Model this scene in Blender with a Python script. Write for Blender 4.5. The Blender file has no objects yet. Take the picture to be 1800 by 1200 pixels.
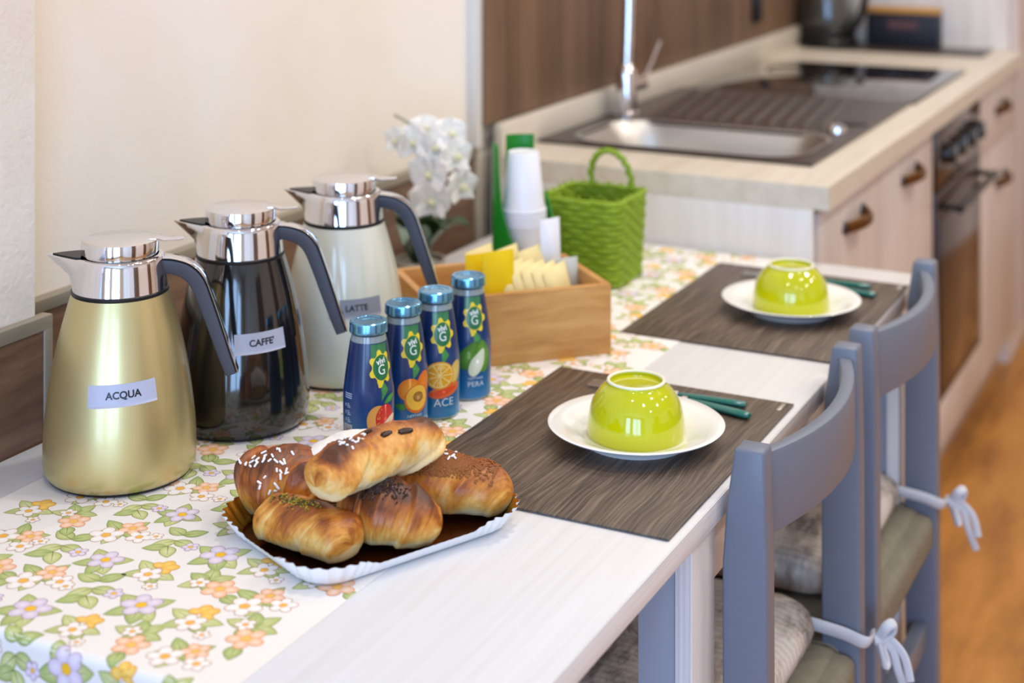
import bpy, bmesh, math, random
from mathutils import Vector, Matrix, noise

SC = bpy.context.scene
COL = SC.collection
PI = math.pi

# ------------------------------------------------------------------ camera
TH = math.atan2(1375.0, 2725.0)              # the wall runs along +X; the lens looks TH to its left
cam_d = bpy.data.cameras.new('camera')
cam = bpy.data.objects.new('camera', cam_d)
COL.objects.link(cam)
cam.location = (0, 0, 1.39)
cam.rotation_euler = (PI / 2, 0, TH - PI / 2)
cam_d.sensor_width = 36
cam_d.lens = 54.5
cam_d.shift_y = -840 / 1800
cam_d.clip_start = 0.05
cam_d.dof.use_dof = True
cam_d.dof.focus_distance = 1.56
cam_d.dof.aperture_fstop = 3.5
SC.camera = cam

# ------------------------------------------------------------------ light
SC.view_settings.view_transform = 'Standard'
SC.view_settings.look = 'None'
SC.view_settings.exposure = 0.0
SC.view_settings.gamma = 1.0
SC.view_settings.use_curve_mapping = False
world = bpy.data.worlds.new('world')
SC.world = world
world.use_nodes = True
world.node_tree.nodes['Background'].inputs[0].default_value = (0.62, 0.78, 1.0, 1)
world.node_tree.nodes['Background'].inputs[1].default_value = 1.0
SC.cycles.max_bounces = 8
SC.cycles.diffuse_bounces = 4
SC.cycles.caustics_reflective = False
SC.cycles.caustics_refractive = False
SC.cycles.sample_clamp_indirect = 4.0


def area(name, loc, rot, sx, sy, power, color, shape='RECTANGLE', spread=PI):
    d = bpy.data.lights.new(name, 'AREA')
    d.shape = shape
    d.size = sx
    d.size_y = sy
    d.energy = power
    d.color = color
    d.spread = spread
    o = bpy.data.objects.new(name, d)
    COL.objects.link(o)
    o.location = loc
    o.rotation_euler = rot
    return o


# daylight through unseen glazed doors, guessed and added for light, behind the camera (two tall panes and a side window)
DAY = (0.36, 0.60, 1.0)
for yy in (-1.62, -0.80, 0.42):
    area('daylight', (-2.55, yy, 1.25), (0, -PI / 2, 0), 2.1, 0.70, 44, DAY)
# recessed warm ceiling spots: unseen, guessed and added for light and reflections
WARM = (1.0, 0.96, 0.90)
SPOTS = [(x, y) for x in (0.55, 1.75, 2.95, 4.1) for y in (0.55, -0.55, -1.65)]
for (x, y) in SPOTS:
    area('guessed_ceiling_spot', (x, y, 2.665), (0, 0, 0), 0.11, 0.11, {0.55: 3.0, 1.75: 7.5, 2.95: 9.5, 4.1: 7.0}[x], WARM, 'DISK')

random.seed(7)


# ------------------------------------------------------------------ colour and node helpers
def lin(c):
    return tuple((x / 12.92 if x <= 0.04045 else ((x + 0.055) / 1.055) ** 2.4) for x in (v / 255.0 for v in c))


def rgba(c):
    return lin(c) + (1.0,)


def newmat(name):
    m = bpy.data.materials.new(name)
    m.use_nodes = True
    nt = m.node_tree
    b = nt.nodes['Principled BSDF']
    return m, nt, b


def N(nt, typ, **kw):
    n = nt.nodes.new(typ)
    for k, v in kw.items():
        if isinstance(k, str) and hasattr(n, k):
            setattr(n, k, v)
        else:
            n.inputs[k].default_value = v
    return n


def plain(name, c, rough=0.5, metal=0.0, coat=0.0, spec=None, bump=0.0, bscale=300.0, var=0.0, vscale=20.0, trans=0.0, ior=1.45, sheen=0.0, aniso=0.0):
    m, nt, b = newmat(name)
    b.inputs['Base Color'].default_value = rgba(c)
    b.inputs['Roughness'].default_value = rough
    b.inputs['Metallic'].default_value = metal
    b.inputs['Coat Weight'].default_value = coat
    b.inputs['Coat Roughness'].default_value = 0.05
    b.inputs['Transmission Weight'].default_value = trans
    b.inputs['IOR'].default_value = ior
    b.inputs['Sheen Weight'].default_value = sheen
    if spec is not None:
        b.inputs['Specular IOR Level'].default_value = spec
    if bump or var:
        tc = N(nt, 'ShaderNodeTexCoord')
    if bump:
        nz = N(nt, 'ShaderNodeTexNoise')
        nz.inputs['Scale'].default_value = bscale
        nz.inputs['Detail'].default_value = 3
        bp = N(nt, 'ShaderNodeBump')
        bp.inputs['Strength'].default_value = bump
        bp.inputs['Distance'].default_value = 0.002
        nt.links.new(tc.outputs['Object'], nz.inputs['Vector'])
        nt.links.new(nz.outputs['Fac'], bp.inputs['Height'])
        nt.links.new(bp.outputs['Normal'], b.inputs['Normal'])
    if var:
        nz = N(nt, 'ShaderNodeTexNoise')
        nz.inputs['Scale'].default_value = vscale
        nz.inputs['Detail'].default_value = 5
        mx = N(nt, 'ShaderNodeMixRGB')
        mx.inputs[1].default_value = tuple(x * (1 - var) for x in lin(c)) + (1,)
        mx.inputs[2].default_value = tuple(min(1, x * (1 + var)) for x in lin(c)) + (1,)
        nt.links.new(tc.outputs['Object'], nz.inputs['Vector'])
        nt.links.new(nz.outputs['Fac'], mx.inputs[0])
        nt.links.new(mx.outputs[0], b.inputs['Base Color'])
    return m


def wood(name, cols, scale, rough=0.5, distort=1.2, stretch_noise=1.0, bump=0.15, coat=0.0, ring=0.0):
    """streaky wood: noise stretched along one axis (small scale = long streaks)."""
    m, nt, b = newmat(name)
    L = nt.links.new
    tc = N(nt, 'ShaderNodeTexCoord')
    # warp
    wz = N(nt, 'ShaderNodeTexNoise')
    wz.inputs['Scale'].default_value = 5.0
    wz.inputs['Detail'].default_value = 2
    L(tc.outputs['Object'], wz.inputs['Vector'])
    vm = N(nt, 'ShaderNodeVectorMath', operation='SCALE')
    vm.inputs['Scale'].default_value = 0.03 * distort
    L(wz.outputs['Color'], vm.inputs[0])
    add = N(nt, 'ShaderNodeVectorMath', operation='ADD')
    L(tc.outputs['Object'], add.inputs[0])
    L(vm.outputs[0], add.inputs[1])
    mp = N(nt, 'ShaderNodeMapping')
    mp.inputs['Scale'].default_value = scale
    L(add.outputs[0], mp.inputs['Vector'])
    n1 = N(nt, 'ShaderNodeTexNoise')
    n1.inputs['Scale'].default_value = 1.0
    n1.inputs['Detail'].default_value = 8
    n1.inputs['Roughness'].default_value = 0.68
    L(mp.outputs[0], n1.inputs['Vector'])
    fac = n1.outputs['Fac']
    if ring:
        mp2 = N(nt, 'ShaderNodeMapping')
        mp2.inputs['Scale'].default_value = tuple(s * 0.16 for s in scale)
        L(add.outputs[0], mp2.inputs['Vector'])
        n2 = N(nt, 'ShaderNodeTexNoise')
        n2.inputs['Scale'].default_value = 1.0
        n2.inputs['Detail'].default_value = 1
        L(mp2.outputs[0], n2.inputs['Vector'])
        mu = N(nt, 'ShaderNodeMath', operation='MULTIPLY')
        mu.inputs[1].default_value = 70
        L(n2.outputs['Fac'], mu.inputs[0])
        sn = N(nt, 'ShaderNodeMath', operation='SINE')
        L(mu.outputs[0], sn.inputs[0])
        ma = N(nt, 'ShaderNodeMath', operation='MULTIPLY_ADD')
        ma.inputs[1].default_value = ring
        L(sn.outputs[0], ma.inputs[0])
        L(fac, ma.inputs[2])
        fac = ma.outputs[0]
    cr = N(nt, 'ShaderNodeValToRGB')
    el = cr.color_ramp.elements
    n = len(cols)
    el[0].position = 0.30
    el[0].color = rgba(cols[0])
    el[1].position = 0.70
    el[1].color = rgba(cols[-1])
    for i in range(1, n - 1):
        e = el.new(0.30 + 0.40 * i / (n - 1))
        e.color = rgba(cols[i])
    L(fac, cr.inputs['Fac'])
    L(cr.outputs['Color'], b.inputs['Base Color'])
    b.inputs['Roughness'].default_value = rough
    b.inputs['Coat Weight'].default_value = coat
    if bump:
        bp = N(nt, 'ShaderNodeBump')
        bp.inputs['Strength'].default_value = bump
        bp.inputs['Distance'].default_value = 0.001
        L(fac, bp.inputs['Height'])
        L(bp.outputs['Normal'], b.inputs['Normal'])
    return m


def plaster(name, c1, c2, c3, scale=2.2, bump=0.25):
    m, nt, b = newmat(name)
    L = nt.links.new
    tc = N(nt, 'ShaderNodeTexCoord')
    n1 = N(nt, 'ShaderNodeTexNoise')
    n1.inputs['Scale'].default_value = scale
    n1.inputs['Detail'].default_value = 4
    n1.inputs['Roughness'].default_value = 0.55
    L(tc.outputs['Object'], n1.inputs['Vector'])
    cr = N(nt, 'ShaderNodeValToRGB')
    el = cr.color_ramp.elements
    el[0].position = 0.34
    el[0].color = rgba(c1)
    el[1].position = 0.66
    el[1].color = rgba(c3)
    e = el.new(0.5)
    e.color = rgba(c2)
    L(n1.outputs['Fac'], cr.inputs['Fac'])
    L(cr.outputs['Color'], b.inputs['Base Color'])
    b.inputs['Roughness'].default_value = 0.75
    n2 = N(nt, 'ShaderNodeTexNoise')
    n2.inputs['Scale'].default_value = 130
    n2.inputs['Detail'].default_value = 5
    L(tc.outputs['Object'], n2.inputs['Vector'])
    bp = N(nt, 'ShaderNodeBump')
    bp.inputs['Strength'].default_value = bump
    bp.inputs['Distance'].default_value = 0.002
    L(n2.outputs['Fac'], bp.inputs['Height'])
    L(bp.outputs['Normal'], b.inputs['Normal'])
    return m


def vcol(name, rough=0.5, coat=0.0, bump=0.0, bscale=400.0, sss=0.0, spec=None):
    """colour printed on the piece: taken from its own colour attribute"""
    m, nt, b = newmat(name)
    L = nt.links.new
    a = N(nt, 'ShaderNodeAttribute')
    a.attribute_name = 'Col'
    L(a.outputs['Color'], b.inputs['Base Color'])
    b.inputs['Roughness'].default_value = rough
    b.inputs['Coat Weight'].default_value = coat
    b.inputs['Coat Roughness'].default_value = 0.08
    if spec is not None:
        b.inputs['Specular IOR Level'].default_value = spec
    if bump:
        tc = N(nt, 'ShaderNodeTexCoord')
        n2 = N(nt, 'ShaderNodeTexNoise')
        n2.inputs['Scale'].default_value = bscale
        n2.inputs['Detail'].default_value = 5
        L(tc.outputs['Object'], n2.inputs['Vector'])
        bp = N(nt, 'ShaderNodeBump')
        bp.inputs['Strength'].default_value = bump
        bp.inputs['Distance'].default_value = 0.001
        L(n2.outputs['Fac'], bp.inputs['Height'])
        L(bp.outputs['Normal'], b.inputs['Normal'])
    return m


# ------------------------------------------------------------------ object helpers
def tag(o, label, cat, group=None, kind=None):
    if label:
        o['label'] = label
    if cat:
        o['category'] = cat
    if group:
        o['group'] = group
    if kind:
        o['kind'] = kind
    return o


def thing(name, label, cat, loc=(0, 0, 0), rz=0.0, group=None):
    o = bpy.data.objects.new(name, None)
    o.empty_display_size = 0.05
    COL.objects.link(o)
    o.location = loc
    o.rotation_euler = (0, 0, rz)
    return tag(o, label, cat, group)


def link(name, me, mat, parent=None, loc=None, rot=None):
    o = bpy.data.objects.new(name, me)
    COL.objects.link(o)
    if mat is not None and len(me.materials) == 0:
        me.materials.append(mat)
    if parent is not None:
        o.parent = parent
    if loc is not None:
        o.location = loc
    if rot is not None:
        o.rotation_euler = rot
    return o


class MB:
    """collects shapes into one mesh"""

    def __init__(self):
        self.v = []
        self.f = []

    def add(self, vs, fs):
        b = len(self.v)
        self.v += [tuple(p) for p in vs]
        self.f += [tuple(i + b for i in f) for f in fs]
        return self

    def lathe(self, prof, n=48, c=(0, 0, 0), a0=0.0, a1=2 * PI):
        full = abs(a1 - a0 - 2 * PI) < 1e-6
        m = n if full else n + 1
        vs, fs = [], []
        for (r, z) in prof:
            for k in range(m):
                a = a0 + (a1 - a0) * k / n
                vs.append((c[0] + r * math.cos(a), c[1] + r * math.sin(a), c[2] + z))
        for i in range(len(prof) - 1):
            for k in range(n):
                k2 = (k + 1) % m
                fs.append((i * m + k, i * m + k2, (i + 1) * m + k2, (i + 1) * m + k))
        return self.add(vs, fs)

    def tube(self, pts, rad, n=10, cap=True, squash=None):
        pts = [Vector(p) for p in pts]
        m = len(pts)
        rads = rad if isinstance(rad, (list, tuple)) else [rad] * m
        vs, fs = [], []
        t = (pts[1] - pts[0]).normalized()
        up = Vector((0, 0, 1)) if abs(t.z) < 0.9 else Vector((1, 0, 0))
        nrm = (up - t * up.dot(t)).normalized()
        for i in range(m):
            if i == 0:
                t = pts[1] - pts[0]
            elif i == m - 1:
                t = pts[-1] - pts[-2]
            else:
                t = pts[i + 1] - pts[i - 1]
            t.normalize()
            nrm = (nrm - t * nrm.dot(t)).normalized()
            bn = t.cross(nrm)
            for k in range(n):
                a = 2 * PI * k / n
                s = squash or (1, 1)
                vs.append(pts[i] + nrm * (rads[i] * s[0] * math.cos(a)) + bn * (rads[i] * s[1] * math.sin(a)))
        for i in range(m - 1):
            for k in range(n):
                k2 = (k + 1) % n
                fs.append((i * n + k, i * n + k2, (i + 1) * n + k2, (i + 1) * n + k))
        if cap:
            fs.append(tuple(range(n))[::-1])
            fs.append(tuple((m - 1) * n + k for k in range(n)))
        return self.add(vs, fs)

    def box(self, lo, hi):
        x0, y0, z0 = lo
        x1, y1, z1 = hi
        vs = [(x0, y0, z0), (x1, y0, z0), (x1, y1, z0), (x0, y1, z0), (x0, y0, z1), (x1, y0, z1), (x1, y1, z1), (x0, y1, z1)]
        fs = [(0, 3, 2, 1), (4, 5, 6, 7), (0, 1, 5, 4), (1, 2, 6, 5), (2, 3, 7, 6), (3, 0, 4, 7)]
        return self.add(vs, fs)

    def mesh(self, name, smooth=True, bevel=0.0, seg=2, recalc=True, auto=35):
        bm = bmesh.new()
        bv = [bm.verts.new(p) for p in self.v]
        for f in self.f:
            try:
                bm.faces.new([bv[i] for i in f])
            except ValueError:
                pass
        if recalc:
            bmesh.ops.recalc_face_normals(bm, faces=bm.faces)
        if bevel:
            es = [e for e in bm.edges if len(e.link_faces) == 2 and e.calc_face_angle(0) > 0.6]
            bmesh.ops.bevel(bm, geom=es, offset=bevel, segments=seg, affect='EDGES', profile=0.5, clamp_overlap=True)
        for f in bm.faces:
            f.smooth = smooth
        if smooth:
            for e in bm.edges:
                if len(e.link_faces) == 2 and e.calc_face_angle(0) > math.radians(auto):
                    e.smooth = False
        me = bpy.data.meshes.new(name)
        bm.to_mesh(me)
        bm.free()
        return me

    def build(self, name, mat, parent=None, loc=None, rot=None, smooth=True, bevel=0.0, seg=2, auto=35, recalc=True):
        return link(name, self.mesh(name, smooth, bevel, seg, recalc, auto), mat, parent, loc, rot)


def bx(name, mat, lo, hi, parent=None, bevel=0.0, loc=None, rot=None, seg=2):
    return MB().box(lo, hi).build(name, mat, parent, loc, rot, smooth=bevel > 0, bevel=bevel, seg=seg)


def struct(o):
    o['kind'] = 'structure'
    return o


class Flat:
    """flat print: coloured outlines in a plane (x, y, layer), laid on a surface by a mapping"""

    def __init__(self):
        self.v, self.c, self.f = [], [], []

    def poly(self, pts, col, layer, mid=None, fan=True):
        b = len(self.v)
        c = lin(col)
        for p in pts:
            self.v.append((p[0], p[1], layer))
            self.c.append(c)
        n = len(pts)
        if not fan:
            self.f.append(tuple(range(b, b + n)))
            return
        self.v.append((sum(p[0] for p in pts) / n, sum(p[1] for p in pts) / n, layer))
        self.c.append(lin(mid) if mid else c)
        for i in range(n):
            self.f.append((b + i, b + (i + 1) % n, b + n))

    def ell(self, cx, cy, rx, ry, rot, col, layer, mid=None, n=16):
        cr, sr = math.cos(rot), math.sin(rot)
        pts = []
        for k in range(n):
            a = 2 * PI * k / n
            x, y = rx * math.cos(a), ry * math.sin(a)
            pts.append((cx + x * cr - y * sr, cy + x * sr + y * cr))
        self.poly(pts, col, layer, mid)

    def rect(self, x0, y0, x1, y1, col, layer):
        self.poly([(x0, y0), (x1, y0), (x1, y1), (x0, y1)], col, layer, fan=False)

    def text(self, s, cx, cy, size, col, layer, rot=0.0, sx=1.0, bold=0.0, shear=0.0):
        cu = bpy.data.curves.new('lettering', 'FONT')
        cu.body = s
        cu.size = size
        cu.align_x = 'CENTER'
        cu.align_y = 'CENTER'
        cu.resolution_u = 4
        cu.offset = bold
        cu.shear = shear
        o = bpy.data.objects.new('lettering', cu)
        COL.objects.link(o)
        dg = bpy.context.evaluated_depsgraph_get()
        me = bpy.data.meshes.new_from_object(o.evaluated_get(dg))
        b = len(self.v)
        c = lin(col)
        cr, sr = math.cos(rot), math.sin(rot)
        for p in me.vertices:
            x, y = p.co.x * sx, p.co.y
            self.v.append((cx + x * cr - y * sr, cy + x * sr + y * cr, layer))
            self.c.append(c)
        for p in me.polygons:
            self.f.append(tuple(i + b for i in p.vertices))
        bpy.data.objects.remove(o)
        bpy.data.meshes.remove(me)
        bpy.data.curves.remove(cu)

    def build(self, name, mat, parent, mp, xs=(), ys=(), smooth=False):
        bm = bmesh.new()
        cl = bm.verts.layers.float_color.new('Col')
        bv = []
        for p, c in zip(self.v, self.c):
            q = bm.verts.new(p)
            q[cl] = c + (1.0,)
            bv.append(q)
        for f in self.f:
            try:
                bm.faces.new([bv[i] for i in f])
            except ValueError:
                pass
        for x in xs:
            bmesh.ops.bisect_plane(bm, geom=bm.verts[:] + bm.edges[:] + bm.faces[:], plane_co=(x, 0, 0), plane_no=(1, 0, 0))
        for y in ys:
            bmesh.ops.bisect_plane(bm, geom=bm.verts[:] + bm.edges[:] + bm.faces[:], plane_co=(0, y, 0), plane_no=(0, 1, 0))
        for q in bm.verts:
            q.co = mp(q.co.x, q.co.y, q.co.z)
        for f in bm.faces:
            f.smooth = smooth
        me = bpy.data.meshes.new(name)
        bm.to_mesh(me)
        bm.free()
        return link(name, me, mat, parent)


def frange(a, b, step):
    n = max(1, int(round((b - a) / step)))
    return [a + (b - a) * i / n for i in range(n + 1)]


def interp(prof):
    """z -> r along a list of (r, z) with rising z"""
    def fn(z):
        if z <= prof[0][1]:
            return prof[0][0]
        for (r0, z0), (r1, z1) in zip(prof, prof[1:]):
            if z <= z1:
                t = (z - z0) / max(1e-9, z1 - z0)
                return r0 + (r1 - r0) * t
        return prof[-1][0]
    return fn


def smooth_prof(keys, n=40):
    """catmull-rom through (r, z) keys"""
    out = []
    P_ = [keys[0]] + list(keys) + [keys[-1]]
    per = max(2, n // (len(keys) - 1))
    for i in range(1, len(P_) - 2):
        p0, p1, p2, p3 = P_[i - 1], P_[i], P_[i + 1], P_[i + 2]
        for k in range(per):
            t = k / per
            out.append(tuple(0.5 * ((2 * p1[j]) + (-p0[j] + p2[j]) * t + (2 * p0[j] - 5 * p1[j] + 4 * p2[j] - p3[j]) * t * t + (-p0[j] + 3 * p1[j] - 3 * p2[j] + p3[j]) * t ** 3) for j in range(len(p1))))
    out.append(tuple(keys[-1]))
    return out


# ------------------------------------------------------------------ materials
M = {}
M['plaster'] = plaster('cream_plaster', (238, 225, 208), (242, 232, 219), (245, 238, 230))
M['plaster2'] = plaster('pillar_plaster', (232, 225, 216), (238, 232, 226), (243, 239, 234), 9.0, 0.5)
M['ceil'] = plain('ceiling_paint', (238, 232, 222), 0.9)
M['walnut'] = wood('walnut_board', [(82, 58, 44), (112, 83, 64), (138, 106, 82)], (3.0, 30, 30), 0.45)
M['splash'] = wood('splashback_wood', [(94, 69, 50), (120, 91, 69), (140, 108, 84)], (14, 14, 1.1), 0.5, bump=0.05)
M['alu'] = plain('grey_trim', (163, 155, 138), 0.35, 0.35)
M['alu_white'] = plain('white_trim', (228, 224, 220), 0.4)
M['floor'] = wood('floor_wood', [(142, 92, 40), (186, 126, 58), (208, 150, 78)], (2.2, 9, 9), 0.4, bump=0.05)
M['table'] = wood('white_table', [(213, 211, 210), (219, 218, 218), (223, 222, 223)], (2.5, 90, 90), 0.38, bump=0.08, distort=0.3)
M['edge'] = wood('white_edge_band', [(196, 194, 200), (226, 223, 222), (240, 237, 234)], (1.0, 190, 240), 0.4, bump=0.1, distort=0.2)
M['edge_v'] = wood('white_leg_edge', [(186, 192, 204), (222, 222, 226), (238, 236, 234)], (200, 240, 1.0), 0.4, bump=0.1, distort=0.2)
M['leggrey'] = plain('grey_leg_board', (150, 156, 172), 0.5, bump=0.1, bscale=80)  # bluish grey for the side board of each leg
M['kitchen'] = wood('pale_kitchen_front', [(200, 186, 178), (212, 200, 193), (221, 211, 205)], (12, 12, 1.4), 0.45, bump=0.04)
M['worktop'] = wood('pale_worktop', [(204, 193, 176), (216, 206, 190), (224, 215, 201)], (1.8, 28, 28), 0.4, bump=0.04)
M['panel'] = wood('white_side_panel', [(216, 208, 202), (228, 222, 217), (236, 231, 227)], (20, 20, 1.6), 0.45, bump=0.05)
M['matwood'] = wood('placemat_wood', [(44, 35, 29), (74, 61, 51), (102, 86, 73), (132, 115, 100)], (7.0, 330, 120), 0.48, distort=1.1, bump=0.3, ring=0.035)
M['matedge'] = plain('placemat_edge', (58, 48, 42), 0.5)
M['chrome'] = plain('chrome', (232, 232, 236), 0.06, 1.0)
M['steel'] = plain('brushed_steel', (206, 203, 198), 0.38, 1.0)
M['rubber'] = plain('dark_grip', (70, 70, 78), 0.45)
M['blackring'] = plain('black_ring', (24, 24, 28), 0.4)
M['gold'] = plain('champagne_lacquer', (206, 190, 136), 0.36, 0.75, coat=0.35)
M['blk'] = plain('black_lacquer', (20, 19, 20), 0.12, 0.0, coat=1.0)
M['ivory'] = plain('ivory_lacquer', (226, 224, 206), 0.18, 0.0, coat=0.6)
M['print'] = vcol('printed_film', 0.30, coat=0.3)
M['print_matte'] = vcol('printed_cloth', 0.75)
M['tape'] = vcol('tape', 0.38)
M['cloth'] = plain('white_cloth', (243, 239, 235), 0.7, bump=0.08, bscale=900)
M['capblue'] = plain('blue_cap', (116, 176, 214), 0.20, 0.9)
M['glass'] = plain('clear_glass', (235, 240, 240), 0.03, trans=1.0, ior=1.45)
M['glassneck'] = plain('bottle_glass', (176, 190, 190), 0.05, trans=0.35, coat=0.5)
M['bamboo'] = wood('bamboo', [(176, 122, 62), (205, 152, 88), (219, 170, 106)], (6, 6, 42), 0.42, bump=0.05)
M['crust'] = vcol('baked_crust', 0.42, bump=0.35, bscale=260)
M['sugar'] = plain('sugar', (250, 246, 242), 0.55)
M['powder'] = plain('icing_sugar', (246, 243, 240), 0.9, bump=0.5, bscale=500)
M['raisin'] = plain('raisin', (48, 26, 18), 0.4, bump=0.6, bscale=300)
M['choc'] = plain('chocolate', (56, 32, 22), 0.45)
M['pist'] = vcol('pistachio', 0.6)
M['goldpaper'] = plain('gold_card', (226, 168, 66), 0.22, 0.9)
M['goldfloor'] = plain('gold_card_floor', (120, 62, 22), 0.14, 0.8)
M['card'] = plain('white_card', (244, 243, 246), 0.55)
M['china'] = plain('white_china', (246, 245, 242), 0.12, coat=0.5)
M['lime'] = plain('lime_glaze', (196, 198, 2), 0.10, coat=0.8)
M['limefoot'] = plain('unglazed_foot', (238, 236, 214), 0.5)
M['teal'] = plain('teal_handle', (22, 112, 104), 0.2, coat=0.5)
M['paint'] = plain('grey_blue_paint', (114, 121, 137), 0.38, bump=0.06, bscale=60)
M['rush'] = plain('woven_seat', (128, 122, 106), 0.8, bump=0.8, bscale=120, var=0.2, vscale=60)
M['tie'] = plain('cotton_tie', (208, 208, 214), 0.85, bump=0.3, bscale=400)
M['greenplast'] = plain('green_plastic', (10, 128, 30), 0.3)
M['cup'] = plain('white_plastic_cup', (240, 240, 246), 0.3)
M['yellow'] = plain('yellow_paper', (246, 208, 8), 0.5)
M['basket'] = plain('green_raffia', (136, 164, 34), 0.6, bump=0.5, bscale=220, var=0.25, vscale=60)
M['petal'] = plain('white_petal', (250, 245, 237), 0.6)
M['petal_c'] = plain('flower_throat', (226, 222, 184), 0.6)
M['leaf'] = plain('orchid_leaf', (52, 78, 44), 0.35, var=0.2, vscale=30)
M['leafpale'] = plain('pale_leaf', (134, 150, 134), 0.4)
M['stem'] = plain('orchid_stem', (170, 164, 140), 0.5)
M['pot'] = plain('grey_pot', (190, 180, 166), 0.5)
M['sinkdark'] = plain('brown_composite', (66, 55, 50), 0.32, bump=0.05, bscale=500)
M['hob'] = plain('hob_glass', (14, 12, 13), 0.05, coat=1.0)
M['brass'] = plain('aged_brass', (112, 76, 36), 0.45, 0.8)
M['pewter'] = plain('handle_back_plate', (96, 92, 96), 0.4, 0.7)
M['ovenglass'] = plain('oven_glass', (44, 22, 12), 0.15, coat=0.2)
M['ovenframe'] = plain('oven_frame', (48, 28, 18), 0.3, 0.0)
M['black'] = plain('black_plastic', (18, 17, 18), 0.3)
M['navy'] = plain('navy_card', (24, 26, 40), 0.5)
M['ochre'] = plain('ochre_card', (196, 142, 66), 0.5)
M['rose'] = plain('faded_print', (92, 62, 66), 0.6)
M['plinth'] = plain('plinth', (186, 168, 154), 0.6)
M['frame'] = plain('window_frame', (240, 238, 234), 0.4)


def sachet_mat():
    m, nt, b = newmat('sachet_paper')
    b.inputs['Base Color'].default_value = rgba((246, 230, 168))
    b.inputs['Roughness'].default_value = 0.35
    return m


M['sachet'] = sachet_mat()
M['clear'] = plain('clear_wrapper', (226, 230, 220), 0.2, trans=0.25)


def cushion_mat():
    m, nt, b = newmat('printed_cushion')
    L = nt.links.new
    tc = N(nt, 'ShaderNodeTexCoord')
    mp = N(nt, 'ShaderNodeMapping')
    mp.inputs['Scale'].default_value = (9, 22, 9)
    L(tc.outputs['Object'], mp.inputs['Vector'])
    n1 = N(nt, 'ShaderNodeTexNoise')
    n1.inputs['Scale'].default_value = 1.0
    n1.inputs['Detail'].default_value = 6
    n1.inputs['Roughness'].default_value = 0.7
    L(mp.outputs[0], n1.inputs['Vector'])
    cr = N(nt, 'ShaderNodeValToRGB')
    el = cr.color_ramp.elements
    el[0].position = 0.38
    el[0].color = rgba((140, 130, 124))
    el[1].position = 0.56
    el[1].color = rgba((222, 214, 206))
    e = el.new(0.47)
    e.color = rgba((198, 188, 178))
    L(n1.outputs['Fac'], cr.inputs['Fac'])
    wv = N(nt, 'ShaderNodeTexWave')
    wv.bands_direction = 'X'
    wv.inputs['Scale'].default_value = 26
    wv.inputs['Distortion'].default_value = 3
    wv.inputs['Detail'].default_value = 3
    L(tc.outputs['Object'], wv.inputs['Vector'])
    mx = N(nt, 'ShaderNodeMixRGB', blend_type='MULTIPLY')
    mx.inputs[0].default_value = 0.18
    L(cr.outputs['Color'], mx.inputs[1])
    L(wv.outputs['Color'], mx.inputs[2])
    L(mx.outputs[0], b.inputs['Base Color'])
    b.inputs['Roughness'].default_value = 0.85
    return m


M['cushion'] = cushion_mat()

# ------------------------------------------------------------------ room shell
XB, XF, YR, YL, ZC = -2.7, 6.2, -2.9, 1.30, 2.70
struct(tag(bx('floor', M['floor'], (XB, YR, -0.05), (XF, YL + 0.1, 0)), 'orange-brown wood floor', None))
struct(tag(bx('ceiling', M['ceil'], (XB, YR, ZC), (XF, YL + 0.1, ZC + 0.05)), 'plain pale ceiling', None))
struct(tag(bx('wall_left', M['plaster'], (XB, YL, 0), (XF, YL + 0.1, ZC)), 'cream mottled plaster wall behind the table', None))
struct(tag(bx('wall_right', M['plaster'], (XB, YR - 0.1, 0), (XF, YR, ZC)), 'cream plaster wall across the room', None))
struct(tag(bx('wall_far', M['plaster'], (XF, YR, 0), (XF + 0.1, YL, ZC)), 'plaster wall at the end of the room', None))
bw = MB()
bw.box((XB - 0.1, YR, 2.32), (XB, YL, ZC))
bw.box((XB - 0.1, YR, 0), (XB, -2.02, 2.32))
bw.box((XB - 0.1, 0.82, 0), (XB, YL, 2.32))
bw.box((XB - 0.1, -0.40, 0), (XB, 0.02, 2.32))
bw.box((XB - 0.1, -2.02, 0), (XB, 0.82, 0.18))
struct(tag(bw.build('wall_back', M['plaster'], smooth=False), 'plaster wall with the guessed glazed doors', None))
fr = MB()  # unseen window frames, guessed to go with the daylight panels
for (a, b_) in ((-2.02, -0.40), (0.02, 0.82)):
    ys = [a, a + 0.0, b_]
    for y in ([a, (a + b_) / 2 - 0.03, b_ - 0.06] if b_ - a > 1 else [a, b_ - 0.06]):
        fr.box((XB - 0.06, y, 0.18), (XB, y + 0.06, 2.32))
    fr.box((XB - 0.06, a, 0.18), (XB, b_, 0.25))
    fr.box((XB - 0.06, a, 2.25), (XB, b_, 2.32))
struct(tag(fr.build('guessed_window_1', M['frame'], smooth=False), 'white frames of the guessed windows', None))

# unseen dark doors, added across the room to darken the chrome reflections
for (nm, xa) in (('added_door_1', 0.15), ('added_door_2', 2.9)):
    d = struct(tag(bx(nm, M['walnut'], (xa, YR, 0.0), (xa + 0.85, YR + 0.04, 2.08), bevel=0.003), 'unseen dark wood door added across the room for reflections', None))
    MB().tube([(xa + 0.76, YR + 0.04, 1.02), (xa + 0.76, YR + 0.085, 1.02), (xa + 0.64, YR + 0.085, 1.02)], 0.008, 10).build('added_door_handle', M['steel'], d)

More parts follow.
